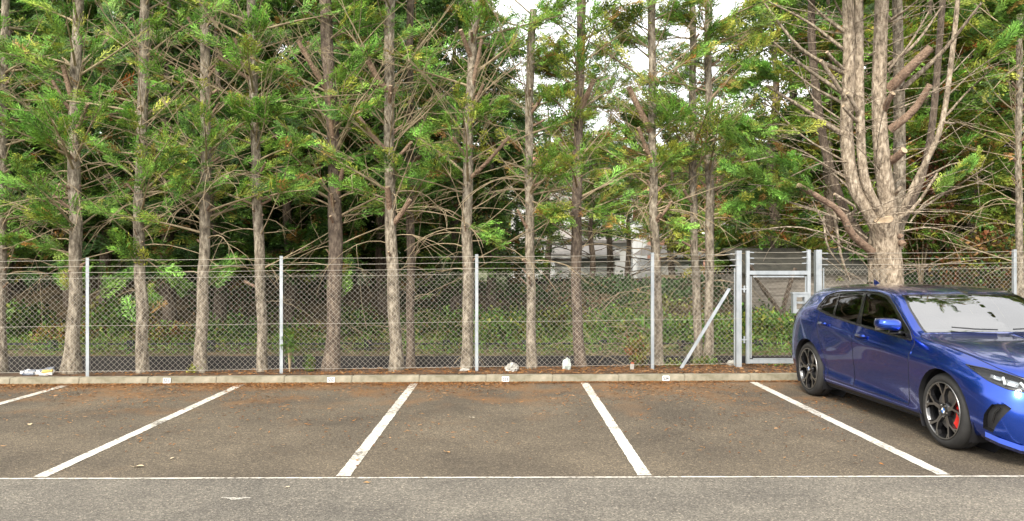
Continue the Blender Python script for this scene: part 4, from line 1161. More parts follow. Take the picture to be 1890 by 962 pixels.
shrub('shrub', 1385, 520, 425, 20.5, 62, 520, .26, (2, 6, .2, .3, 0, 2), 'bright yellow-green shrub above the shed roof left of the gate', 1.35)
shrub('shrub', 1268, 480, 428, 27.0, 40, 300, .26, (.6, 8, 0, .4, 0, .5), 'yellow shrub in front of the brick house, between slender trunks', 1.6)
shrub('shrub', 1240, 440, 340, 33.0, 70, 500, .45, (2, 6, .5, .5, 0, 1), 'pale yellow-green tree-like bush beside the brick house', 1.15)
shrub('shrub', 1790, 560, 420, 16.8, 95, 700, .20, (2, 2, 1.5, 4, 2.2, .3), 'rusty brown autumn shrub at the right above the car roof', 1.0)
shrub('shrub', 1700, 520, 200, 17.4, 60, 500, .16, (.5, .5, 1, 1, 5, 0), 'dark red-leaved shrub behind the right stems of the big tree', .6)
shrub('shrub', 1420, 660, 575, 14.8, 75, 620, .15, (4, 4, 1, .5, 0, 3), 'green bramble mound seen through the gate', 1.8)
shrub('shrub', 1130, 640, 575, 15.0, 95, 700, .16, (4, 2.5, .8, .3, 0, 5), 'ivy mound on the bank behind the yellowing conifer', 1.8)
shrub('shrub', 900, 640, 575, 15.0, 90, 650, .16, (4, 2.5, .8, .3, 0, 5), 'ivy mound on the bank right of the third fence post', 1.8)
shrub('shrub', 1290, 640, 570, 14.9, 75, 600, .16, (4, 2.5, .8, .3, 0, 5), 'ivy mound behind the close pair of slender trunks', 1.8)
shrub('shrub', 1175, 690, 618, 11.55, 24, 150, .075, (1.5, 2.5, .3, 2.5, 1.5, .5), 'small bush with orange autumn leaves left of the fourth fence post', 1.2)
shrub('shrub', 535, 640, 588, 10.86, 16, 110, .08, (4, 1, 2, .3, 0, 3), 'tuft of green cypress shoots growing through the fence at the second post', 1.0, tmpl=SPRAY_MID)
shrub('weed', 362, 692, 668, 10.92, 15, 60, .06, (1, 7, 0, .3, 0, 1), 'yellow-green weed at the kerb under the fence', 1.3, 'weed')
shrub('weed', 1240, 688, 664, 11.5, 22, 70, .06, (2, 6, 0, .4, 0, 1), 'yellow-green weeds at the foot of the slanting brace', 1.2, 'weed')
shrub('weed', 1310, 684, 655, 11.75, 30, 100, .07, (3, 4, .3, .4, 0, 2), 'low green weeds between the brace and the gate post', 1.1, 'weed')
shrub('weed', 570, 690, 655, 11.1, 12, 50, .07, (4, 1, 1, .3, 0, 2), 'small green weed left of the thick dark-topped trunk', 1.0, 'weed')
shrub('weed', 1440, 690, 672, 11.7, 34, 80, .07, (4, 2, .5, .4, 0, 3), 'low green weeds under the gate', 1.0, 'weed')

UG = [(4, 2.5, .8, .5, 0, 5), (3, 5, .5, .8, .1, 2), (4, .8, 4, .5, 0, 1.5), (1.5, 2, 1.5, 4, 1, .5)]
UN = ['ivy clump', 'yellowish bramble clump', 'dark evergreen clump', 'brown withered bramble clump']
k = 0
for px, top, Yv, r_, kind, where in ((30, 560, 15.5, 70, 2, 'at the far left edge'), (120, 600, 14.7, 60, 3, 'behind the leftmost fence post'), (210, 545, 16.1, 80, 0, 'between the leftmost post and the slim trunk'), (310, 590, 14.9, 60, 3, 'above plate S31'),
        (430, 570, 15.3, 70, 2, 'left of the straight trunk by the second post'), (560, 610, 14.7, 55, 1, 'between the second post and the thick trunk'), (670, 560, 15.8, 80, 2, 'between the thick trunk and the pale stubby one'), (800, 575, 15.2, 85, 0, 'left of the third fence post'),
        (1010, 545, 15.9, 75, 1, 'right of the sawn-off bare trunk'), (1160, 530, 16.5, 70, 2, 'under the garages, left of the fourth post'), (1345, 600, 14.7, 40, 0, 'left of the gate post'), (960, 610, 14.6, 55, 1, 'behind the pale bag')):
    shrub('undergrowth_shrub', px, 645, top, Yv, r_, 380, random.uniform(.10, .22), UG[kind], UN[kind] + ' on the bank ' + where, random.uniform(1.1, 1.7))
# dead bramble tangle on the ditch between the right trunks
tw = []
for _ in range(60):
    a = at(random.uniform(1080, 1230), random.uniform(560, 690), random.uniform(12.2, 13.4))
    az = random.uniform(0, 6.28)
    tw.append((twig_path(a, (math.cos(az), .3 * math.sin(az), random.uniform(.2, 1.2)), random.uniform(.4, 1.3), random.uniform(.2, 1.1), 8, .05), .006, .002))
for _ in range(30):
    a = at(random.uniform(640, 840), random.uniform(600, 690), random.uniform(12.0, 13.4)); az = random.uniform(0, 6.28)
    tw.append((twig_path(a, (math.cos(az), .3 * math.sin(az), random.uniform(.3, 1.4)), random.uniform(.5, 1.5), random.uniform(.2, 1.0), 8, .05), .006, .002))
mt = multi_tube(tw, 'bramble_stems', M['twig'], None)
tag(mt, 'tangle of dry arching bramble stems behind the fence', 'brambles', kind='stuff')
# two dark leaning trunks in front of the shed
for l, w, lb in (([(1447, 640), (1438, 575), (1400, 520), (1385, 490)], 9, 'dark leaning dead stem in front of the shed, tilted left'), ([(1440, 640), (1448, 560), (1462, 512), (1468, 495)], 9, 'dark leaning dead stem in front of the shed, tilted right')):
    p = [at(a, b, 16.0) for a, b in l]; p[0].z = terrain(p[0].x, 16.0) - .1
    mb = MB(); mb.tube(smooth_path(p, 10), [w/2*16/FPX * (1.2 - .05*i) for i in range(10)], 8)
    tag(mb.build('dead_stem', M['bark_dark']), lb, 'dead tree')

# far wood on the hill
P_ = []
for _ in range(12000):
    x = random.uniform(-120, 200); y = random.uniform(85, 190)
    P_.append((x, y, hill(x, y) + random.uniform(0, 4.5) * (.6 + .6 * abs(nz(x, y, .09)))))
V, Q, T = leaf_cloud(np.array(P_), 2.6, (4, 1.6, 3, .6, .1, .5), mult=.7)
tag(link('far_wood', np_mesh('far_wood', V, Q, M['leaf'], tint=T)), 'far wood on the hillside behind the houses', 'wood', kind='stuff')

# ------------------------------------------------------------------ needle litter, leaves, rubbish
def flat_cards(P_, L, W, tint):
    k = len(P_); az = rng.uniform(0, 2*np.pi, k)
    D = np.stack([np.cos(az), np.sin(az), rng.normal(0, .12, k)], 1); N = UP + rng.normal(0, .25, (k, 3))
    tv = np.array([[-.5, -.5, 0], [.1, -.5, .02], [.5, .1, 0], [-.2, .5, .03]]) * np.array([1, 1, 1])
    Rm = frames(D, N)
    sc = np.stack([L, W, L], 1)
    V = np.einsum('kij,knj->kni', Rm, tv[None] * sc[:, None, :]) + P_[:, None]
    return V.reshape(-1, 3), np.arange(4 * k).reshape(-1, 4), np.repeat(tint, 4, axis=0)
P_ = []
while len(P_) < 24000:
    x = random.uniform(-8, 8); yk = kerb_y(x)
    d = abs(random.gauss(0, 1)); 
    y = yk - .01 - (random.expovariate(1 / .12) if random.random() < .55 else random.expovariate(1 / 1.0))
    if y < 6.1: continue
    cl = .42 + nz(x, y, .9) + .5 * nz(x + 4, y, 2.3) + (.5 if yk - y < .12 else 0)
    if random.random() > cl: continue
    P_.append((x, y, .006 + random.uniform(0, .006)))
P_ = np.array(P_); k = len(P_)
NT = np.array([[.33, .135, .035], [.19, .085, .035], [.34, .20, .10], [.13, .055, .02], [.30, .15, .05]])
V, Q, T = flat_cards(P_, rng.uniform(.022, .07, k), rng.uniform(.005, .014, k), NT[rng.integers(0, 5, k)] * rng.uniform(.7, 1.2, (k, 1)))
tag(link('needle_litter', np_mesh('needle_litter', V, Q, M['leaf_dry'], tint=T)), 'orange-brown needle litter swept along the kerb on the tarmac', 'litter', kind='stuff')
P_ = []
while len(P_) < 14000:
    x = random.uniform(-8, 8.5); y0 = kerb_y(x) + .13; y1 = fence_y(x) + .75
    y = random.uniform(y0, y1)
    if random.random() > .35 + .12 * (x + 4): continue
    P_.append((x, y, terrain(x, y) + random.uniform(.003, .02) + (.018 if y < y0 + .02 else 0)))
P_ = np.array(P_); k = len(P_)
V, Q, T = flat_cards(P_, rng.uniform(.025, .075, k), rng.uniform(.006, .022, k), NT[rng.integers(0, 5, k)] * rng.uniform(.7, 1.25, (k, 1)))
tag(link('verge_litter', np_mesh('verge_litter', V, Q, M['leaf_dry'], tint=T)), 'brown fallen needles and leaves on the verge under the fence', 'litter', kind='stuff')

def dry_leaf(px, py, size, col, label):
    y = depth_for(py, 0); x = xat(px, y)
    mb = MB(); V = []
    n = 6
    for i in range(n + 1):
        t = i / n; w = math.sin(math.pi * t) ** .7 * .32
        V += [(t - .5, -w, .10 * math.sin(t * 3 + 1) + .12 * w), (t - .5, 0, .06 * math.sin(t * 4)), (t - .5, w, .10 * math.sin(t * 3) + .16 * w)]
    F = []
    for i in range(n):
        a = 3 * i; F += [(a, a+3, a+4, a+1), (a+1, a+4, a+5, a+2)]
    V = [(a*size*.75, b*size*.75, c*size*.6 + .008) for a, b, c in V]
    mb.add(V, F)
    mb.add([(.37*size, -.004, .009), (.62*size, -.003, .016), (.62*size, .003, .016), (.37*size, .004, .009)], [(0, 1, 2, 3)])
    m = mat('leaf_tone', rough=.8, noise=(30, 3, [(.3, tuple(c*.7 for c in col)), (.7, col)]))
    o = mb.build('dry_leaf', m, None, (x, y, 0)); o.rotation_euler = (0, 0, random.uniform(0, 6.28))
    tag(o, label, 'leaf')
dry_leaf(826, 836, .075, (.42, .24, .10), 'curled tan leaf on the tarmac in the middle bay')
dry_leaf(256, 861, .10, (.55, .43, .28), 'pale bleached leaf on the tarmac near the left bay line')
dry_leaf(55, 783, .09, (.55, .42, .26), 'pale leaf on the tarmac in the leftmost bay')
dry_leaf(318, 846, .06, (.55, .45, .3), 'small pale leaf right of the bleached leaf')
dry_leaf(676, 892, .06, (.38, .22, .08), 'small tan leaf on the road just below the edge line')
dry_leaf(872, 772, .06, (.62, .55, .42), 'small whitish leaf in the bay under plate S33')
dry_leaf(530, 900, .05, (.6, .5, .35), 'small pale leaf on the road below the left bay line end')
# worn pale scuff of spilt paint on the road
y = depth_for(919, 0); mb = MB(); V = []
for i in range(24):
    t = 2*math.pi*i/24; rr = 1 + .35*math.sin(3*t) + .2*math.sin(7*t + 1)
    V.append((.085*rr*math.cos(t), .028*rr*math.sin(t), 0))
mb.add(V, [tuple(range(24))]); o = mb.build('paint_spot', mat('old_paint', rough=.8, noise=(60, 5, [(.42, (.13, .12, .10)), (.6, (.50, .47, .41))])), None, (xat(436, y), y, .003))
tag(o, kind='structure')

def crumpled(name, px, py, Y, size, scale, label, cat, m, seed, base=None):
    bm = bmesh.new(); bmesh.ops.create_icosphere(bm, subdivisions=4, radius=1.0)
    for v in bm.verts:
        p = v.co.copy()
        n1 = mnoise.noise(p * 1.3 + Vector((seed, 0, 0))); n2 = abs(mnoise.noise(p * 3.1 + Vector((0, seed, 0)))); n3 = abs(mnoise.noise(p * 7 + Vector((0, 0, seed))))
        r = 1 + .35 * n1 - .35 * n2 - .16 * n3
        v.co = p * r
        v.co.z = max(v.co.z, -.55)
    for v in bm.verts: v.co = Vector((v.co.x * scale[0], v.co.y * scale[1], (v.co.z + .55) * scale[2])) * size
    me = bpy.data.meshes.new(name); bm.to_mesh(me); bm.free(); me.materials.append(m)
    x = xat(px, Y)
    o = link(name, me); o.location = (x, Y, terrain(x, Y) - .005); o.rotation_euler = (0, 0, seed)
    return tag(o, label, cat)
M['bag_green'] = mat('greenish_bag', rough=.4, noise=(9, 6, [(.3, (.34, .40, .36)), (.7, (.70, .74, .70))]), bump=(25, .6, .02))
crumpled('crumpled_bag', 946, 680, 11.16, .135, (1.25, .7, .62), 'pale crumpled bag lying at the fence above plate S33', 'bag', M['bag'], 1.3)
crumpled('crumpled_bag', 1046, 675, 11.25, .10, (.8, .6, 1.15), 'upright whitish-green crumpled bag left of the yellowing conifer', 'bag', M['bag_green'], 4.1)
crumpled('crumpled_bag', 1354, 668, 11.62, .11, (1.1, .7, .55), 'white crumpled bag behind the left gate post', 'bag', M['bag'], 2.2)
crumpled('crumpled_wrapper', 857, 683, 11.05, .06, (1.3, .7, .5), 'small white wrapper at the foot of the conifer touching the third post', 'wrapper', M['bag'], 3.2)
# small carton with a red top
x = xat(1166, 11.2); ct = tag(empty('drink_carton', (x, 11.2, terrain(x, 11.2))), 'small white carton with orange top by the autumn bush', 'carton')
MB().box((-.022, -.018, 0), (.022, .018, .085)).build('box', M['bag'], ct)
MB().add([(-.022, -.018, .0853), (.022, -.018, .0853), (.022, .018, .0853), (-.022, .018, .0853), (-.022, 0, .112), (.022, 0, .112)], [(0,1,5,4), (2,3,4,5), (0,4,3), (1,2,5)]).build('top', mat('carton_top', (.30, .085, .04), .6), ct)
pk_scale = .85
ct.rotation_euler = (0, .12, .4)
# heap of flattened packaging at the far left
pk = tag(empty('packaging_scrap', (xat(72, 10.72), 10.72, .095)), 'flattened torn packaging lying on the kerb edge at the far left', 'rubbish')
def scrap(name, lo, hi, rot, m, loc):
    bm = bmesh.new(); bmesh.ops.create_cube(bm, size=1); bmesh.ops.subdivide_edges(bm, edges=bm.edges[:], cuts=3, use_grid_fill=True)
    for v in bm.verts:
        v.co = Vector((v.co.x * lo, v.co.y * hi, v.co.z * .03)) + Vector((0, 0, .02 * mnoise.noise(v.co * 3 + Vector(loc) * 20)))
    me = bpy.data.meshes.new(name); bm.to_mesh(me); bm.free(); me.materials.append(m)
    o = link(name, me, pk); o.location = loc; o.rotation_euler = rot
WP = mat('scrap_white', rough=.5, noise=(9, 4, [(.3, (.45, .45, .46)), (.7, (.78, .78, .77))])); BL = mat('scrap_blue', rough=.5, noise=(14, 4, [(.35, (.03, .04, .07)), (.6, (.20, .22, .26))])); YL = mat('scrap_yellow', (.50, .38, .08), .5)
scrap('card_end', .075, .05, (1.25, 0, .1), WP, (-.25, -.02, .035)); scrap('flap', .26, .12, (.25, .10, .2), WP, (-.07, 0, .04)); scrap('sleeve', .18, .10, (.7, -.05, 0), BL, (-.13, -.05, .035))
scrap('flap', .26, .09, (.5, -.22, -.1), BL, (.10, .02, .065)); scrap('tray', .20, .10, (.3, -.12, .1), WP, (.15, -.04, .03)); scrap('strip', .16, .05, (.4, -.1, .1), YL, (.17, -.06, .055))
pk.scale = (.85, .85, .85)

# ================================================================== THE BLUE CAR
# local axes: x forward (a from the rear bumper), y to the car's left, z up; the visible side is the right one (y < 0)
def car_paint():
    m = mat('blue_car_paint', (0.012, 0.040, 0.36), 0.19, 0.85, coat=1.0)
    nt = m.node_tree; p = nt.nodes['Principled BSDF']; N = nt.nodes.new; L = nt.links.new
    lw = N('ShaderNodeLayerWeight'); lw.inputs['Blend'].default_value = .35
    r = N('ShaderNodeValToRGB'); e = r.color_ramp.elements
    e[0].position = 0.0; e[0].color = (0.008, 0.060, 0.43, 1); e[1].position = .8; e[1].color = (0.004, 0.022, 0.20, 1)
    L(lw.outputs['Facing'], r.inputs['Fac']); L(r.outputs[0], p.inputs['Base Color'])
    return m
def thin_glass(name, tint, ior=1.5):
    m = bpy.data.materials.new(name); m.use_nodes = True
    nt = m.node_tree; nt.nodes.remove(nt.nodes['Principled BSDF']); out = nt.nodes['Material Output']; N = nt.nodes.new; L = nt.links.new
    fr = N('ShaderNodeFresnel'); fr.inputs['IOR'].default_value = ior
    tr = N('ShaderNodeBsdfTransparent'); tr.inputs['Color'].default_value = (*tint, 1)
    gl = N('ShaderNodeBsdfGlossy'); gl.inputs['Roughness'].default_value = .015
    mx = N('ShaderNodeMixShader'); L(fr.outputs[0], mx.inputs[0]); L(tr.outputs[0], mx.inputs[1]); L(gl.outputs[0], mx.inputs[2]); L(mx.outputs[0], out.inputs['Surface'])
    return m
CM = {
 'paint': car_paint(),
 'black': mat('gloss_black_trim', (.008, .008, .009), .22, coat=.5),
 'plastic': mat('black_plastic', (.014, .014, .015), .55, bump=(200, .15, .001)),
 'seam': mat('panel_gap', (.004, .004, .006), .8),
 'rubber': mat('tyre_rubber', rough=.75, noise=(12, 5, [(.3, (.012, .012, .012)), (.7, (.024, .023, .022))]), bump=(70, .25, .002)),
 'alloy': mat('machined_alloy', (.26, .255, .25), .3, .9),
 'alloy_black': mat('black_alloy', (.010, .010, .011), .25, .2, coat=.6),
 'disc': mat('brake_disc', (.30, .29, .28), .35, .8),
 'red': mat('caliper_red', (.62, .018, .012), .3, coat=.6),
 'screen': thin_glass('windscreen_glass', (.42, .46, .44), 5.0),
 'glass': thin_glass('side_glass', (.10, .11, .105), 1.6),
 'privacy': thin_glass('privacy_glass', (.035, .04, .04), 1.6),
 'lens': thin_glass('lamp_lens', (.85, .87, .88), 1.5),
 'lamp': mat('lamp_reflector', (.62, .64, .66), .18, .75),
 'lampdark': mat('lamp_housing', (.02, .02, .022), .3),
 'drl': mat('lamp_white', (.82, .84, .84), .25),
 'tail': mat('tail_lamp', (.32, .012, .012), .12, coat=1),
 'cloth': mat('seat_cloth', (.022, .022, .024), .9, bump=(150, .3, .002)),
 'chrome': mat('bright_trim', (.55, .55, .55), .25, .9),
 'badge_blue': mat('badge_blue', (.02, .16, .52), .3), 'badge_white': mat('badge_white', (.80, .80, .80), .3),
}
ST = [
 [(.23,0,.20),(.19,0,.25),(.15,0,.42),(.15,0,.62),(.165,0,.80),(.18,0,.94),(.23,0,1.02),(.34,0,1.16),(.40,0,1.27),(.37,0,1.290)],
 [(.24,.55,.20),(.20,.58,.25),(.165,.60,.42),(.165,.60,.62),(.18,.57,.80),(.19,.52,.945),(.25,.48,1.03),(.355,.43,1.17),(.41,.31,1.273),(.38,0,1.292)],
 [(.31,.72,.20),(.28,.78,.25),(.245,.83,.42),(.245,.835,.62),(.25,.805,.83),(.265,.76,.965),(.32,.69,1.07),(.42,.60,1.20),(.45,.39,1.284),(.43,0,1.302)],
 [(.52,.76,.18),(.52,.84,.24),(.52,.885,.42),(.52,.897,.62),(.52,.888,.85),(.52,.835,1.01),(.55,.757,1.115),(.59,.648,1.25),(.57,.39,1.312),(.55,0,1.328)],
 [(.86,.77,.16),(.86,.85,.23),(.86,.885,.42),(.86,.902,.62),(.86,.897,.84),(.88,.845,1.025),(.93,.762,1.152),(.98,.647,1.286),(.94,.38,1.343),(.93,0,1.358)],
 [(1.3,.77,.16),(1.3,.845,.235),(1.3,.860,.40),(1.3,.876,.60),(1.3,.884,.81),(1.32,.845,.985),(1.36,.765,1.145),(1.40,.645,1.308),(1.35,.37,1.352),(1.35,0,1.367)],
 [(1.85,.77,.16),(1.85,.845,.235),(1.85,.856,.40),(1.85,.872,.60),(1.85,.886,.785),(1.86,.846,.938),(1.85,.768,1.13),(1.84,.648,1.325),(1.87,.37,1.360),(1.90,0,1.373)],
 [(2.35,.77,.16),(2.35,.845,.235),(2.35,.856,.40),(2.35,.872,.60),(2.35,.886,.755),(2.36,.846,.905),(2.35,.772,1.09),(2.32,.635,1.285),(2.40,.36,1.308),(2.44,0,1.318)],
 [(2.72,.77,.16),(2.72,.845,.235),(2.72,.862,.40),(2.72,.878,.60),(2.72,.887,.735),(2.74,.842,.880),(2.71,.792,.985),(2.67,.712,1.115),(2.79,.42,1.130),(2.84,0,1.138)],
 [(3.05,.78,.16),(3.05,.85,.23),(3.05,.876,.40),(3.05,.889,.60),(3.05,.890,.72),(3.04,.842,.862),(3.03,.805,.905),(3.01,.755,.936),(3.10,.42,.952),(3.15,0,.958)],
 [(3.49,.77,.16),(3.49,.85,.22),(3.49,.886,.42),(3.49,.900,.58),(3.49,.895,.705),(3.49,.842,.812),(3.46,.795,.850),(3.45,.725,.876),(3.49,.42,.905),(3.52,0,.910)],
 [(3.85,.75,.16),(3.85,.83,.21),(3.85,.878,.40),(3.85,.886,.55),(3.85,.868,.650),(3.85,.815,.735),(3.83,.758,.782),(3.83,.680,.812),(3.87,.40,.840),(3.90,0,.843)],
 [(4.05,.70,.15),(4.08,.79,.19),(4.08,.832,.38),(4.08,.828,.52),(4.07,.800,.615),(4.06,.748,.690),(4.05,.690,.735),(4.06,.610,.765),(4.10,.36,.788),(4.15,0,.793)],
 [(4.20,.58,.14),(4.25,.62,.18),(4.26,.645,.36),(4.25,.638,.50),(4.23,.615,.585),(4.21,.582,.648),(4.19,.542,.688),(4.20,.462,.712),(4.24,.28,.727),(4.27,0,.731)],
 [(4.30,0,.14),(4.35,0,.18),(4.36,0,.36),(4.355,0,.49),(4.34,0,.565),(4.33,0,.618),(4.32,0,.652),(4.31,0,.676),(4.30,0,.698),(4.29,0,.710)],
]
CT = np.array(ST)                                   # (15,10,3): a, w, h
NU, NV = CT.shape[0] - 1, CT.shape[1] - 1
def pchip_slopes(Y):
    d = np.diff(Y, axis=0); m = np.zeros_like(Y)
    a, b = d[:-1], d[1:]
    with np.errstate(divide='ignore', invalid='ignore'):
        h = np.where(a * b > 0, 2 * a * b / (a + b), 0)
    m[1:-1] = h; m[0] = d[0]; m[-1] = d[-1]
    return m
def hermite(Y, Mm, t):
    k = np.clip(np.floor(t).astype(int), 0, len(Y) - 2); u = (t - k)[:, None]
    y0, y1, m0, m1 = Y[k], Y[k+1], Mm[k], Mm[k+1]
    return (2*u**3 - 3*u**2 + 1) * y0 + (u**3 - 2*u**2 + u) * m0 + (-2*u**3 + 3*u**2) * y1 + (u**3 - u**2) * m1
# dense table once, then smooth bilinear lookups
GU, GV = 561, 361
_tu = np.linspace(0, NU, GU); _tv = np.linspace(0, NV, GV)
_A = CT.reshape(NU + 1, -1)
def cat_slopes(Y):
    m = np.zeros_like(Y); m[1:-1] = (Y[2:] - Y[:-2]) / 2; m[0] = Y[1] - Y[0]; m[-1] = Y[-1] - Y[-2]
    p = pchip_slopes(Y)
    return .5 * m + .5 * p
_B = hermite(_A, cat_slopes(_A), _tu).reshape(GU, NV + 1, 3).transpose(1, 0, 2).reshape(NV + 1, -1)
TAB = hermite(_B, cat_slopes(_B), _tv).reshape(GV, GU, 3).transpose(1, 0, 2)
for _ in range(10):                                  # relax the lattice for even reflections
    T2 = TAB.copy(); T2[1:-1] = .5 * TAB[1:-1] + .25 * (TAB[2:] + TAB[:-2]); TAB = T2.copy()
    T2 = TAB.copy(); T2[:, 1:-1] = .5 * TAB[:, 1:-1] + .25 * (TAB[:, 2:] + TAB[:, :-2]); TAB = T2
# shoulder crease over the handles and a hollow along the lower doors
_U = np.linspace(0, NU, GU)[:, None]; _V = np.linspace(0, NV, GV)[None]
def _sm(a, b, x): t = np.clip((x - a) / (b - a), 0, 1); return t * t * (3 - 2 * t)
_along = _sm(2.6, 3.6, _U) * (1 - _sm(10.4, 11.6, _U))
_vc = 4.32 - .05 * (_U - 6)
_cr = np.where(_V > _vc, np.exp(-((_V - _vc) / .10) ** 2), np.exp(-((_V - _vc) / .55) ** 2)) * .011 * _along
_doors = _sm(4.3, 5.0, _U) * (1 - _sm(8.6, 9.4, _U))
_v2 = 1.9 - .10 * (_U - 5)
_ho = np.where(_V < _v2, np.exp(-((_V - _v2) / .28) ** 2), np.exp(-((_V - _v2) / .8) ** 2)) * -.017 * _doors
TAB[..., 1] += _cr + _ho
TAB[:, -1, 1] = 0; TAB[0, :, 1] = 0; TAB[-1, :, 1] = 0
_du = np.gradient(TAB, axis=0); _dv = np.gradient(TAB, axis=1)
NRM = np.cross(_dv, _du); NRM /= (np.linalg.norm(NRM, axis=2, keepdims=True) + 1e-9)
_mid = NRM[GU // 2, GV // 3]
if _mid[1] < 0: NRM = -NRM
def samp(tab, u, v):
    u = np.clip(np.asarray(u, float) / NU * (GU - 1), 0, GU - 1.001); v = np.clip(np.asarray(v, float) / NV * (GV - 1), 0, GV - 1.001)
    i = u.astype(int); j = v.astype(int); fu = (u - i)[..., None]; fv = (v - j)[..., None]
    return (tab[i, j]*(1-fu)*(1-fv) + tab[i+1, j]*fu*(1-fv) + tab[i, j+1]*(1-fu)*fv + tab[i+1, j+1]*fu*fv)
def car_pt(u, v, off=0.0):
    p = samp(TAB, u, v); n = samp(NRM, u, v); n = n / (np.linalg.norm(n, axis=-1, keepdims=True) + 1e-9)
    return p + n * off
def inv_ah(a, h, ulo=2.0, uhi=12.5, vlo=0, vhi=7.3):
    i0, i1 = int(ulo / NU * (GU-1)), int(uhi / NU * (GU-1)); j0, j1 = int(vlo / NV * (GV-1)), int(vhi / NV * (GV-1))
    s = TAB[i0:i1, j0:j1]; d = (s[..., 0] - a) ** 2 + (s[..., 2] - h) ** 2
    k = np.unravel_index(np.argmin(d), d.shape)
    return ((i0 + k[0]) / (GU-1) * NU, (j0 + k[1]) / (GV-1) * NV)
def dens(poly, step, closed=True):
    out = []; n = len(poly)
    for i in range(n if closed else n - 1):
        p, q = np.array(poly[i], float), np.array(poly[(i+1) % n], float); k = max(1, int(np.linalg.norm(q - p) / step))
        out += [tuple(p + (q - p) * t / k) for t in range(k)]
    if not closed: out.append(tuple(poly[-1]))
    return out
def rounded(poly, n=6, closed=True):
    """Catmull-Rom through the corner points"""
    P = [np.array(p, float) for p in poly]; m = len(P); out = []
    for i in range(m):
        p0, p1, p2, p3 = P[(i-1) % m], P[i], P[(i+1) % m], P[(i+2) % m]
        for t in np.linspace(0, 1, n, endpoint=False):
            out.append(tuple(.5*((2*p1) + (p2-p0)*t + (2*p0-5*p1+4*p2-p3)*t*t + (3*p1-p0-3*p2+p3)*t**3)))
    return out
def inside(poly, x, y):
    x = np.asarray(x); y = np.asarray(y); c = np.zeros(x.shape, bool); n = len(poly)
    for i in range(n):
        x0, y0 = poly[i]; x1, y1 = poly[(i+1) % n]
        if y0 == y1: continue
        t = ((y0 > y) != (y1 > y)) & (x < (x1 - x0) * (y - y0) / (y1 - y0) + x0)
        c ^= t
    return c

AX_R, AX_F, AXH, ARCH = .82, 3.49, .325, .362
DLO = [(2.96,.880),(2.45,.910),(1.98,.943),(1.6,.972),(1.3,1.001),(1.05,1.036),(.96,1.06),(.945,1.09),(.98,1.21),(1.12,1.252),(1.3,1.274),(1.6,1.288),(1.85,1.297),(2.1,1.292),(2.28,1.262),(2.45,1.185),(2.65,1.075),(2.86,.95)]
W_FRONT = [(2.84,.905),(2.45,.928),(2.01,.96),(1.95,1.10),(1.87,1.277),(2.08,1.272),(2.25,1.243),(2.42,1.168),(2.6,1.07)]
W_REAR = [(1.93,.963),(1.62,.988),(1.41,1.01),(1.36,1.12),(1.29,1.243),(1.5,1.264),(1.80,1.277),(1.88,1.10)]
W_QTR = [(1.37,1.014),(1.1,1.050),(.985,1.074),(1.01,1.196),(1.13,1.234),(1.25,1.246),(1.32,1.12)]
POLY_AH = {'dlo': DLO, 'wf': W_FRONT, 'wr': W_REAR, 'wq': W_QTR}
DOOR_F = [(1.87,.275),(1.90,.5),(1.925,.9),(1.86,1.325),(2.05,1.322),(2.27,1.29),(2.45,1.205),(2.70,1.07),(2.95,.915),(3.02,.85),(3.0,.70),(2.97,.45),(2.93,.275)]
DOOR_R = [(1.87,.275),(1.90,.5),(1.925,.9),(1.86,1.325),(1.5,1.317),(1.25,1.298),(1.04,1.262),(1.06,1.05),(1.075,.93),(1.12,.76),(1.20,.58),(1.27,.40),(1.285,.275)]
HEAD_UV = [(10.66,4.95),(11.2,5.42),(11.8,5.70),(12.5,5.76),(13.2,5.60),(13.62,5.2),(13.62,4.6),(13.1,4.12),(12.4,4.12),(11.6,4.42)]
AIR_UV = [(11.50,1.45),(11.66,2.05),(11.95,2.70),(12.38,2.90),(12.56,2.70),(12.25,2.0),(11.9,1.40)]
TAIL_UV = [(.9,5.0),(1.6,5.05),(2.2,5.05),(2.55,4.82),(2.4,4.45),(1.8,4.25),(.9,4.3)]
KIDN_UV = [(13.68,3.1),(13.62,4.7),(14.01,4.85),(14.01,3.0)]
LOWG_UV = [(13.1,.9),(13.15,2.2),(14.01,2.4),(14.01,.9)]
SCREEN_UV = [(7.14,7.16),(7.14,9.01),(8.90,9.01),(8.90,7.16)]
RGLASS_UV = [(-.01,6.15),(1.5,6.2),(1.72,6.5),(1.7,7.5),(1.2,7.75),(-.01,7.75)]
pts = []; edges = []
def add_line(uv, closed):
    b = len(pts); pts.extend([Vector((p[0], p[1])) for p in uv]); n = len(uv)
    edges.extend([(b+i, b+(i+1) % n) for i in range(n if closed else n - 1)])
UVP = {}
for k, pl in POLY_AH.items():
    uv = [inv_ah(a, h) for a, h in dens(pl, .04)]; UVP[k] = uv; add_line(uv, True)
for k, pl in (('df', DOOR_F), ('dr', DOOR_R)):
    uv = [inv_ah(a, h) for a, h in dens(pl, .05)]; UVP[k] = uv; add_line(uv, True)
arcs = {}
for k, c in (('r', AX_R), ('f', AX_F)):
    arc = []
    for t in np.linspace(-25, 205, 44):
        a, h = c + ARCH * math.cos(R(t)), AXH + ARCH * math.sin(R(t))
        if h > .20: arc.append((a, h))
    uv = [inv_ah(a, h, vhi=5.2) for a, h in arc]
    arcs[k] = uv; add_line(uv, False)
for pl in (HEAD_UV, AIR_UV, TAIL_UV, KIDN_UV, LOWG_UV):
    add_line(dens(pl, .12), True)
SCR_IN = [(7.20, 7.25), (7.20, 9.01), (8.86, 9.01), (8.86, 7.25)]
for pl in (SCREEN_UV, RGLASS_UV, SCR_IN): add_line(dens(pl, .15), True)
add_line(dens([(4.0, .95), (10.2, .95)], .15, False), False)
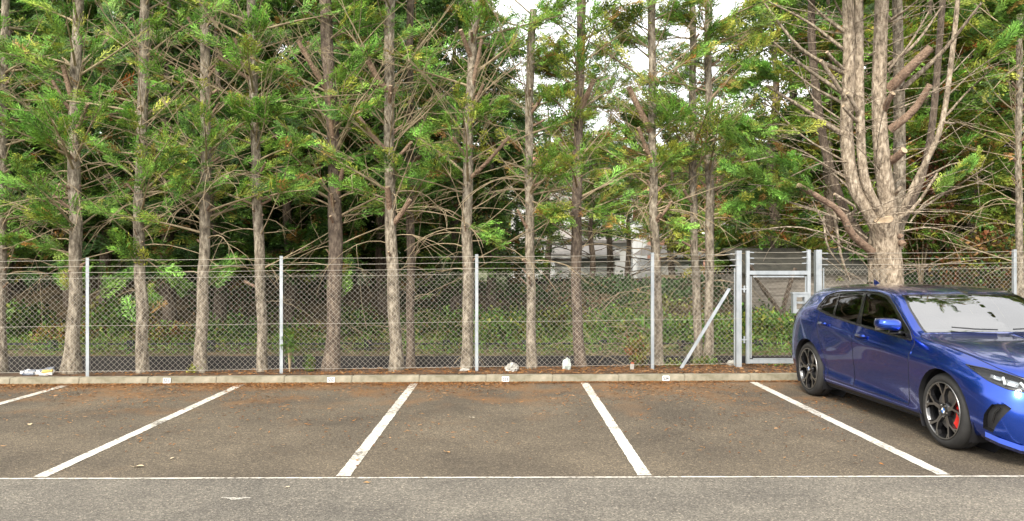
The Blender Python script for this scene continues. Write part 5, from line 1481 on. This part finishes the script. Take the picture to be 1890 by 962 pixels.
add_line(dens([(9.02, 6.55), (9.02, 9)], .15, False), False); add_line(dens([(9.02, 6.55), (10.5, 6.5), (11.6, 6.1), (12.4, 5.95), (13.2, 5.9), (14, 6.1)], .15, False), False)
gu = np.linspace(0, NU, 127); gv = np.linspace(0, NV, 82)
for u in gu:
    for v in gv: pts.append(Vector((u, v)))
cd = delaunay_2d_cdt(pts, edges, [], 0, 1e-4)
UVv = np.array([(p.x, p.y) for p in cd[0]]); UVv[:, 0] = np.clip(UVv[:, 0], 0, NU); UVv[:, 1] = np.clip(UVv[:, 1], 0, NV)
TR = np.array([f for f in cd[2] if len(f) == 3])
cen = UVv[TR].mean(axis=1); cp = car_pt(cen[:, 0], cen[:, 1]); ca, cw, ch = cp[:, 0], cp[:, 1], cp[:, 2]; cu, cv = cen[:, 0], cen[:, 1]
side = (cu > 1.9) & (cu < 12.6) & (cv < 7.35)
cls = np.full(len(TR), 'body', dtype=object)
cls[(cu >= 9.02) & (cu < 14.0) & (cv > np.interp(cu, [9.02, 10.5, 11.6, 12.4, 13.2, 14], [6.55, 6.5, 6.1, 5.95, 5.9, 6.1]))] = 'bonnet'
cls[(cu > 3.0) & (cu < 7.0) & (cv > 7.5)] = 'roof'
cls[side & inside(UVP['df'], cu, cv)] = 'front_door'
cls[side & inside(UVP['dr'], cu, cv)] = 'rear_door'
cls[(cv < .95) & (cu > 4.0) & (cu < 10.2)] = 'sill_trim'
cls[(cv < 1.25) & (cu < 2.6)] = 'sill_trim'
cls[side & inside(UVP['dlo'], cu, cv)] = 'window_trim'
cls[side & inside(UVP['wf'], cu, cv)] = 'front_window'
cls[side & inside(UVP['wr'], cu, cv)] = 'rear_window'
cls[side & inside(UVP['wq'], cu, cv)] = 'quarter_window'
scr = inside(SCREEN_UV, cu, cv); cls[scr] = 'screen_trim'
cls[inside(SCR_IN, cu, cv)] = 'windscreen'
cls[inside(RGLASS_UV, cu, cv)] = 'rear_screen'
cls[inside(HEAD_UV, cu, cv)] = 'headlight'
cls[inside(AIR_UV, cu, cv)] = 'air_intake'
cls[inside(TAIL_UV, cu, cv)] = 'tail_light'
cls[inside(KIDN_UV, cu, cv)] = 'grille'
cls[inside(LOWG_UV, cu, cv)] = 'lower_grille'
for c in (AX_R, AX_F):
    cls[(cv < 5.2) & side & (np.hypot(ca - c, ch - AXH) < ARCH)] = 'hole'

CAR_S = 1.02
f_face, r_face = Vector((3.865, 6.80)), Vector((3.745, 9.52))
fw = (f_face - r_face).normalized()
left = Vector((-fw.y, fw.x))                        # car's left in the world
yawc = math.atan2(fw.y, fw.x)
org = r_face + left * (.885 * CAR_S)
car = tag(empty('parked_car', (org.x, org.y, 0), yawc), 'shiny blue five-door hatchback parked nose out with black alloy wheels', 'car')
car.scale = (CAR_S, CAR_S, CAR_S)
def loc3(p, sgn):                                   # car coordinates -> local; sgn -1 right (visible), +1 left
    p = np.atleast_2d(p); return np.stack([p[:, 0] - AX_R, sgn * p[:, 1], p[:, 2]], 1)

def panel(name, keys, m, off=0.0, both=True, parent=None, sides=(-1, 1), joined=False, thick=0.0):
    """surface panel(s) cut from the body; joined = one mesh across the centre line"""
    keep = np.isin(cls, keys)
    F = TR[keep]
    if len(F) == 0: return []
    used, inv = np.unique(F.ravel(), return_inverse=True); F = inv.reshape(-1, 3)
    uv = UVv[used]; P = car_pt(uv[:, 0], uv[:, 1], off); N = samp(NRM, uv[:, 0], uv[:, 1]); N /= (np.linalg.norm(N, axis=1, keepdims=True) + 1e-9)
    cl = (P[:, 1] < .004) | (uv[:, 1] > NV - 1e-3)
    P[uv[:, 1] > NV - 1e-3, 1] = 0; N[uv[:, 1] > NV - 1e-3, 1] = 0
    outs = []; VV = []; FF = []; NN = []
    for s in sides:
        L_ = loc3(P, s); n_ = np.stack([N[:, 0], s * N[:, 1], N[:, 2]], 1)
        a, b, c = L_[F[:, 0]], L_[F[:, 1]], L_[F[:, 2]]
        fn = np.cross(b - a, c - a); flip = (fn * n_[F[:, 0]]).sum(1) < 0
        G = F.copy(); G[flip] = G[flip][:, ::-1]
        VV.append(L_); FF.append(G); NN.append(n_)
    if joined:
        o0 = len(VV[0]); VV = [np.concatenate(VV)]; FF = [np.concatenate([FF[0], FF[1] + o0])]; NN = [np.concatenate(NN)]
    for L_, G, n_ in zip(VV, FF, NN):
        nn = n_ / (np.linalg.norm(n_, axis=1, keepdims=True) + 1e-9)
        me = np_mesh(name, L_, G, m, smooth=True)
        if joined:
            bm = bmesh.new(); bm.from_mesh(me); bmesh.ops.remove_doubles(bm, verts=bm.verts[:], dist=.0008); bm.to_mesh(me); bm.free()
            for p_ in me.polygons: p_.use_smooth = True
        elif len(me.vertices) == len(nn):
            me.normals_split_custom_set_from_vertices(nn.astype(float).tolist())
        outs.append(link(name, me, parent or car))
    return outs

panel('body', ['body'], CM['paint'], joined=True)
panel('bonnet', ['bonnet'], CM['paint'], joined=True)
panel('roof', ['roof'], CM['paint'], joined=True)
fd = panel('door', ['front_door'], CM['paint']); rd = panel('door', ['rear_door'], CM['paint'])
panel('sill_trim', ['sill_trim'], CM['plastic'], -.004)
panel('window_trim', ['window_trim'], CM['black'], -.002)
for s, k in ((-1, 0), (1, 1)):
    panel('window', ['front_window'], CM['glass'], -.007, parent=fd[k], sides=(s,))
    panel('window', ['rear_window'], CM['privacy'], -.007, parent=rd[k], sides=(s,))
panel('quarter_window', ['quarter_window'], CM['privacy'], -.007)
panel('screen_surround', ['screen_trim'], CM['black'], -.003, joined=True)
panel('windscreen', ['windscreen'], CM['screen'], -.006, joined=True)
panel('rear_screen', ['rear_screen'], CM['privacy'], -.003, joined=True)
panel('grille', ['grille'], CM['black'], -.02, joined=True)
panel('lower_grille', ['lower_grille'], CM['plastic'], -.03, joined=True)
panel('tail_light', ['tail_light'], CM['tail'], .003)
# air intakes: dark pocket set back into the bumper with a fin
for s in (-1, 1):
    ai = panel('air_intake', ['air_intake'], CM['plastic'], -.045, sides=(s,))[0]
    rim = [car_pt(np.array([p[0]]), np.array([p[1]]))[0] for p in dens(AIR_UV, .12)]; inn = [car_pt(np.array([p[0]]), np.array([p[1]]), -.046)[0] for p in dens(AIR_UV, .12)]
    n = len(rim); V = [tuple(loc3(p, s)[0]) for p in rim + inn]
    MB().add(V, [(i, (i+1) % n, n + (i+1) % n, n + i) for i in range(n)]).build('rim', CM['black'], ai)
    pp = [loc3(car_pt(np.array([u]), np.array([v]), -.02)[0], s)[0] for u, v in ((11.9, 1.75), (12.02, 2.2), (12.2, 2.6))]
    MB().tube([tuple(p) for p in pp], .008, 6).build('fin', CM['black'], ai)
    bl = [loc3(car_pt(np.array([u]), np.array([v]), o)[0], s)[0] for u, v, o in ((11.55, 1.2, .008), (12.1, 1.15, .022), (12.7, .95, .026), (13.2, .62, .016))]
    mb = MB(); V = []
    for p in bl: V += [tuple(p + np.array([0, 0, .028])), tuple(p + np.array([.03, s*.02, -.006])), tuple(p + np.array([0, 0, -.036]))]
    F = []
    for i in range(3): F += [(3*i, 3*i+3, 3*i+4, 3*i+1), (3*i+1, 3*i+4, 3*i+5, 3*i+2)]
    mb.add(V, F).build('bumper_blade', CM['paint'], car)
# headlights: dark housing, reflectors, daytime strips, clear lens
for s in (-1, 1):
    hl = panel('headlight', ['headlight'], CM['lampdark'], -.05, sides=(s,))[0]
    panel('lens', ['headlight'], CM['lens'], -.001, parent=hl, sides=(s,))
    for (u, v, du, dv) in ((11.75, 5.05, .24, .22), (12.35, 4.95, .26, .34), (13.0, 4.85, .28, .36)):
        q = [loc3(car_pt(np.array([u + x]), np.array([v + y]), -.028)[0], s)[0] for x, y in ((-du, -dv), (du, -dv*1.1), (du, dv), (-du, dv*.9))]
        b = [loc3(car_pt(np.array([u + x*.6]), np.array([v + y*.6]), -.048)[0], s)[0] for x, y in ((-du, -dv), (du, -dv), (du, dv), (-du, dv))]
        MB().add([tuple(p) for p in q + b], [(0,1,5,4), (1,2,6,5), (2,3,7,6), (3,0,4,7), (4,5,6,7)]).build('reflector', CM['lamp'], hl)
    for u in (12.05, 12.68):
        q = [tuple(loc3(car_pt(np.array([u + x]), np.array([v]), -.012)[0], s)[0]) for v, x in ((4.50, .16), (4.85, .06), (5.2, -.05))]
        MB().tube(q, .011, 6).build('light_strip', CM['drl'], hl)
    rimp = [tuple(loc3(car_pt(np.array([p[0]]), np.array([p[1]]), .0)[0], s)[0]) for p in dens(HEAD_UV, .1)]
    MB().tube(rimp + rimp[:1], .006, 5, cap=False).build('rim', CM['black'], hl)
    inn = [tuple(loc3(car_pt(np.array([p[0]]), np.array([p[1]]), -.051)[0], s)[0]) for p in dens(HEAD_UV, .1)]
    n = len(rimp); MB().add(rimp + inn, [(i, (i+1) % n, n + (i+1) % n, n + i) for i in range(n)]).build('housing', CM['lampdark'], hl)
# panel gaps
def gap(uv, s, r=.0032, closed=False, m='seam', off=0.0, name='panel_gap', parent=None):
    u = np.array([p[0] for p in uv]); v = np.array([p[1] for p in uv]); P = loc3(car_pt(u, v, off), s)
    L_ = [tuple(p) for p in P];
    if closed: L_ = L_ + L_[:1]
    return MB().tube(L_, r, 5, cap=False).build(name, CM[m], parent or car)
for s in (-1, 1):
    gap([p for p in UVP['df']], s, closed=True); gap([p for p in UVP['dr']], s, closed=True)
    gap(dens([(9.02, 9), (9.02, 6.55), (10.5, 6.5), (11.6, 6.1), (12.4, 5.95), (13.2, 5.9), (14, 6.1)], .1, False), s)
    gap(UVP['dlo'], s, .006, True, 'black', .001, 'window_seal')
    gap([inv_ah(a, h) for a, h in dens([(.96, 1.053), (1.3, .996), (1.6, .967), (1.98, .938), (2.45, .905), (2.96, .875)], .05, False)], s, .0045, False, 'black', .003, 'waist_strip')
    # shoulder feature line over the handles
    gap(dens([(3.2, 7.15), (5, 7.2), (7.0, 7.1)], .2, False), s, .004, False, 'black', 0, 'roof_strip')
# wheel arch lips and liners
for s in (-1, 1):
    for k, c in (('r', AX_R), ('f', AX_F)):
        P = car_pt(np.array([p[0] for p in arcs[k]]), np.array([p[1] for p in arcs[k]])); n = len(P)
        inner = P.copy(); inner[:, 1] -= .05
        in2 = inner.copy(); in2[:, 0] = c + (in2[:, 0] - c) * 1.02; in2[:, 2] = AXH + (in2[:, 2] - AXH) * 1.02
        V = np.concatenate([loc3(P, s), loc3(inner, s)])
        MB().add(V.tolist(), [(i, i+1, n+i+1, n+i) for i in range(n-1)], 0, True).build('arch_lip', CM['plastic'], car)
        mb = MB(); V = []; m_ = 24
        for i in range(m_ + 1):
            t = R(-32 + 244 * i / m_)
            for w in (.86, .55): V.append(tuple(loc3((c + .385*math.cos(t), w, AXH + .385*math.sin(t)), s)[0]))
        mb.add(V, [(2*i, 2*i+1, 2*i+3, 2*i+2) for i in range(m_)], 0, True)
        V = [tuple(loc3((c + .385*math.cos(R(360*i/24)), .55, AXH + .385*math.sin(R(360*i/24))), s)[0]) for i in range(24)]
        mb.add(V, [tuple(range(24))])
        mb.build('wheel_well', CM['seam'], car)
# floor pan and cabin
MB().box((.30 - AX_R, -.54, .17), (4.12 - AX_R, .54, .40)).box((1.22 - AX_R, -.80, .172), (3.08 - AX_R, .80, .36)).build('floor_pan', CM['seam'], car)
def rbox(name, lo, hi, m, parent, bev=.04, rot=None, loc=None):
    bm = bmesh.new(); bmesh.ops.create_cube(bm, size=1)
    for v in bm.verts: v.co = Vector([(l + h) / 2 + c * (h - l) for l, h, c in zip(lo, hi, v.co)])
    bmesh.ops.bevel(bm, geom=bm.edges[:], offset=bev, segments=3, affect='EDGES')
    me = bpy.data.meshes.new(name); bm.to_mesh(me); bm.free(); me.materials.append(m)
    for p in me.polygons: p.use_smooth = True
    o = link(name, me, parent)
    if rot: o.rotation_euler = rot
    if loc: o.location = loc
    return o
for y in (-.37, .37):
    st = rbox('seat', (-.25, -.24, -.08), (.25, .24, .08), CM['cloth'], car, .05, None, (2.02 - AX_R, y, .50))
    rbox('backrest', (-.06, -.23, 0), (.06, .23, .58), CM['cloth'], st, .05, (0, -.33, 0), (-.24, 0, .04))
    rbox('headrest', (-.05, -.13, 0), (.05, .13, .17), CM['cloth'], st, .045, (0, -.25, 0), (-.44, 0, .62))
rs = rbox('rear_seat', (-.25, -.6, -.08), (.25, .6, .08), CM['cloth'], car, .05, None, (1.18 - AX_R, 0, .50)); rbox('backrest', (-.07, -.6, 0), (.07, .6, .55), CM['cloth'], rs, .05, (0, -.35, 0), (-.24, 0, .04))
rbox('dashboard', (-.22, -.68, -.16), (.22, .68, .10), CM['plastic'], car, .07, None, (2.82 - AX_R, 0, .86))
sw = MB(); sw.tube([(0, .18*math.cos(t), .18*math.sin(t)) for t in np.linspace(0, 2*math.pi, 25)], .015, 8, cap=False); sw.bar((0, -.17, 0), (0, .17, 0), .03, .03); o = sw.build('steering_wheel', CM['plastic'], car); o.location = (2.52 - AX_R, -.37, .90); o.rotation_euler = (0, -.4, 0)
rbox('rear_view_mirror', (-.02, -.12, -.035), (.02, .12, .035), CM['black'], car, .015, (0, .3, 0), (2.56 - AX_R, 0, 1.19))
# door mirrors
for s in (-1, 1):
    bm = bmesh.new(); bmesh.ops.create_uvsphere(bm, u_segments=28, v_segments=18, radius=1)
    for v in bm.verts:
        x, y, z = v.co
        se = lambda t, e: math.copysign(abs(t) ** e, t)
        x, y, z = se(x, .75), se(y, .62), se(z, .62)
        w = 1 - .22 * (y * .5 + .5) - (.18 if z < 0 else 0) * abs(z)
        v.co = Vector((x * .10 * (1.15 if x > 0 else .55), s * (y * .118), z * .074 * w + .012 * y))
    for f in bm.faces: f.smooth = True
    me = bpy.data.meshes.new('mirror_cap'); bm.to_mesh(me); bm.free(); me.materials.append(CM['paint'])
    mr = link('door_mirror', me, car); mr.location = (2.76 - AX_R, s * .965, 1.012); mr.rotation_euler = (0, 0, s * .12)
    rbox('mirror_arm', (-.04, -.07, -.018), (.04, .07, .018), CM['black'], mr, .012, None, (-.0, -s * .085, -.078))
    rbox('mirror_glass', (-.004, -.095, -.055), (.004, .095, .055), CM['chrome'], mr, .003, None, (-.046, 0, 0))
# door handles
for s, k in ((-1, 0), (1, 1)):
    for a, h, d in ((2.10, .832, fd[k]), (1.235, .895, rd[k])):
        u, v = inv_ah(a, h); p = car_pt(np.array([u]), np.array([v]), .018)[0]
        hd = rbox('door_handle', (-.105, -.012, -.017), (.105, .012, .017), CM['paint'], d, .011, None, tuple(loc3(p, s)[0]))
        hd.rotation_euler = (-s * .15, -.02, 0)
        ring = [inv_ah(a - .005 + .10*math.cos(x), h - .01 + .036*math.sin(x)) for x in np.linspace(0, 2*math.pi, 24, endpoint=False)]
        gap(ring, s, .003, True, 'seam', -.0015, 'handle_recess', d)
# fin aerial, spoiler lip, wiper
fa = MB(); fa.add([(0, -.02, 0), (.17, -.006, -.008), (.17, .006, -.008), (0, .02, 0), (-.02, 0, .062), (.04, 0, .05)], [(0, 1, 5, 4), (2, 3, 4, 5), (1, 2, 5), (3, 0, 4)]); o = fa.build('aerial', CM['paint'], car); o.location = (.74 - AX_R, 0, 1.338)
wp = [tuple(loc3(car_pt(np.array([u]), np.array([v]), .02)[0], -1)[0]) for u, v in ((8.88, 8.75), (8.83, 8.3), (8.72, 7.85))]
MB().tube(wp, .007, 6).build('wiper', CM['plastic'], car)
wp = [tuple(loc3(car_pt(np.array([u]), np.array([v]), .02)[0], 1)[0]) for u, v in ((8.86, 8.9), (8.82, 8.5), (8.72, 8.0))]
MB().tube(wp, .007, 6).build('wiper', CM['plastic'], car)
# bonnet badge disc, front number plate left plain dark
# wheels
def wheel(a, s, front):
    w = empty('wheel', (a - AX_R, s * .885, AXH)); w.parent = car
    if s > 0: w.rotation_euler = (0, 0, math.pi)
    # local: +y inward for the right side (outer face at y = 0)
    def lat(prof, mi=0): return [(y, r) for y, r in prof]
    Mx = Matrix(((0, 1, 0, 0), (1, 0, 0, 0), (0, 0, 1, 0), (0, 0, 0, 1)))
    t = MB(); Rr = .325
    t.lathe([(.20, .245), (.21, .28), (.20, .312), (.175, .323), (.12, .3252), (.118, .319), (.112, .319), (.11, .3252), (.065, .325), (.035, .317), (.012, .297), (.004, .272), (.012, .250), (.02, .244)], 56, M=Mx)
    t.build('tyre', CM['rubber'], w)
    r = MB(); r.lathe([(.02, .244), (.010, .247), (.006, .243), (.012, .236), (.05, .228), (.15, .222), (.20, .245)], 56, M=Mx, mi=0)
    rim = r.build('rim', CM['alloy_black'], w)
    l = MB(); l.lathe([(.010, .2475), (.0045, .2455), (.0045, .2395), (.011, .236)], 56, M=Mx); l.build('rim_edge', CM['alloy'], rim)
    def spoke(b, pts2, w0, w1, y0, y1, dep=.035):
        """bar in the wheel plane between polar points (radius, angle), machined face"""
        (r0, a0), (r1, a1) = pts2
        p = Vector((r0*math.cos(a0), r0*math.sin(a0))); q = Vector((r1*math.cos(a1), r1*math.sin(a1))); d = (q - p).normalized(); n = Vector((-d.y, d.x))
        V = [(p + n*w0), (p - n*w0), (q - n*w1), (q + n*w1)]; ys = [y0, y0, y1, y1]
        F = [(v.x, y, v.y) for v, y in zip(V, ys)]; B = [(v.x, y + dep, v.y) for v, y in zip(V, ys)]
        b.add(F + B, [(0, 1, 2, 3)], 1); b.add(F + B, [(0, 4, 5, 1), (1, 5, 6, 2), (2, 6, 7, 3), (3, 7, 4, 0), (4, 7, 6, 5)], 0)
    off = R(90 if front else 100)
    for k in range(5):
        b = MB(); th = off + 2*math.pi*k/5
        for sg in (-1, 1):
            spoke(b, ((.046, th + sg*.22), (.142, th + sg*.055)), .009, .008, .022 + .0005*sg, .013 + .0005*sg)
            spoke(b, ((.134, th + sg*.05), (.243, th + sg*.25)), .0095, .0085, .0134 + .0004*sg, .0062)
            spoke(b, ((.188, th + sg*.14), (.243, th + sg*.40)), .006, .006, .0104 + .0004*sg, .0066)
        b.build('spoke', [CM['alloy_black'], CM['alloy']], rim)
    h = MB(); h.lathe([(.06, .075), (.03, .072), (.020, .060), (.017, .040), (.016, .036), (.019, .034)], 32, M=Mx); h.build('hub', CM['alloy_black'], rim)
    for k in range(5):
        t_ = off + math.pi/5 + 2*math.pi*k/5
        MB().tube([(.052*math.cos(t_), .014, .052*math.sin(t_)), (.052*math.cos(t_), .03, .052*math.sin(t_))], .008, 6).build('wheel_bolt', CM['chrome'], rim)
    cap = MB()
    cap.add([(.034*math.cos(x), .0165, .034*math.sin(x)) for x in np.linspace(0, 2*math.pi, 32, endpoint=False)], [tuple(range(32))], 0)
    for q in range(4):
        V = [(0, .0150, 0)] + [(.024*math.cos(x), .0150, .024*math.sin(x)) for x in np.linspace(q*math.pi/2, (q+1)*math.pi/2, 9)]
        cap.add(V, [tuple(range(10))], 1 + q % 2)
    cap.add([p for x in np.linspace(0, 2*math.pi, 33) for p in ((.034*math.cos(x), .0150, .034*math.sin(x)), (.032*math.cos(x), .0148, .032*math.sin(x)))], [(2*i, 2*i+1, 2*i+3, 2*i+2) for i in range(32)], 3)
    cap.build('centre_badge', [CM['alloy_black'], CM['badge_blue'], CM['badge_white'], CM['chrome']], rim)
    d = MB(); d.lathe([(.085, .05), (.078, .165), (.078, .17), (.105, .17), (.105, .05)], 48, M=Mx); d.build('brake_disc', CM['disc'], w)
    c = MB(); V = []; n = 10; a0, a1 = (R(-42), R(26))
    flipx = 1
    for i in range(n + 1):
        x = a0 + (a1 - a0)*i/n
        for rr, y in ((.135, .045), (.198, .048), (.202, .10), (.135, .10)):
            V.append((rr*math.cos(x), y, rr*math.sin(x)))
    F = [(4*i+j, 4*i+(j+1) % 4, 4*i+4+(j+1) % 4, 4*i+4+j) for i in range(n) for j in range(4)] + [(0, 1, 2, 3), (4*n+3, 4*n+2, 4*n+1, 4*n)]
    c.add(V, F); c.build('caliper', CM['red'] if front else CM['plastic'], w)
    MB().lathe([(.19, .02), (.19, .2), (.13, .2), (.13, .02)], 32, M=Mx).build('backing', CM['seam'], w)
    return w
for s in (-1, 1):
    wheel(AX_R, s, False); wheel(AX_F, s, True)
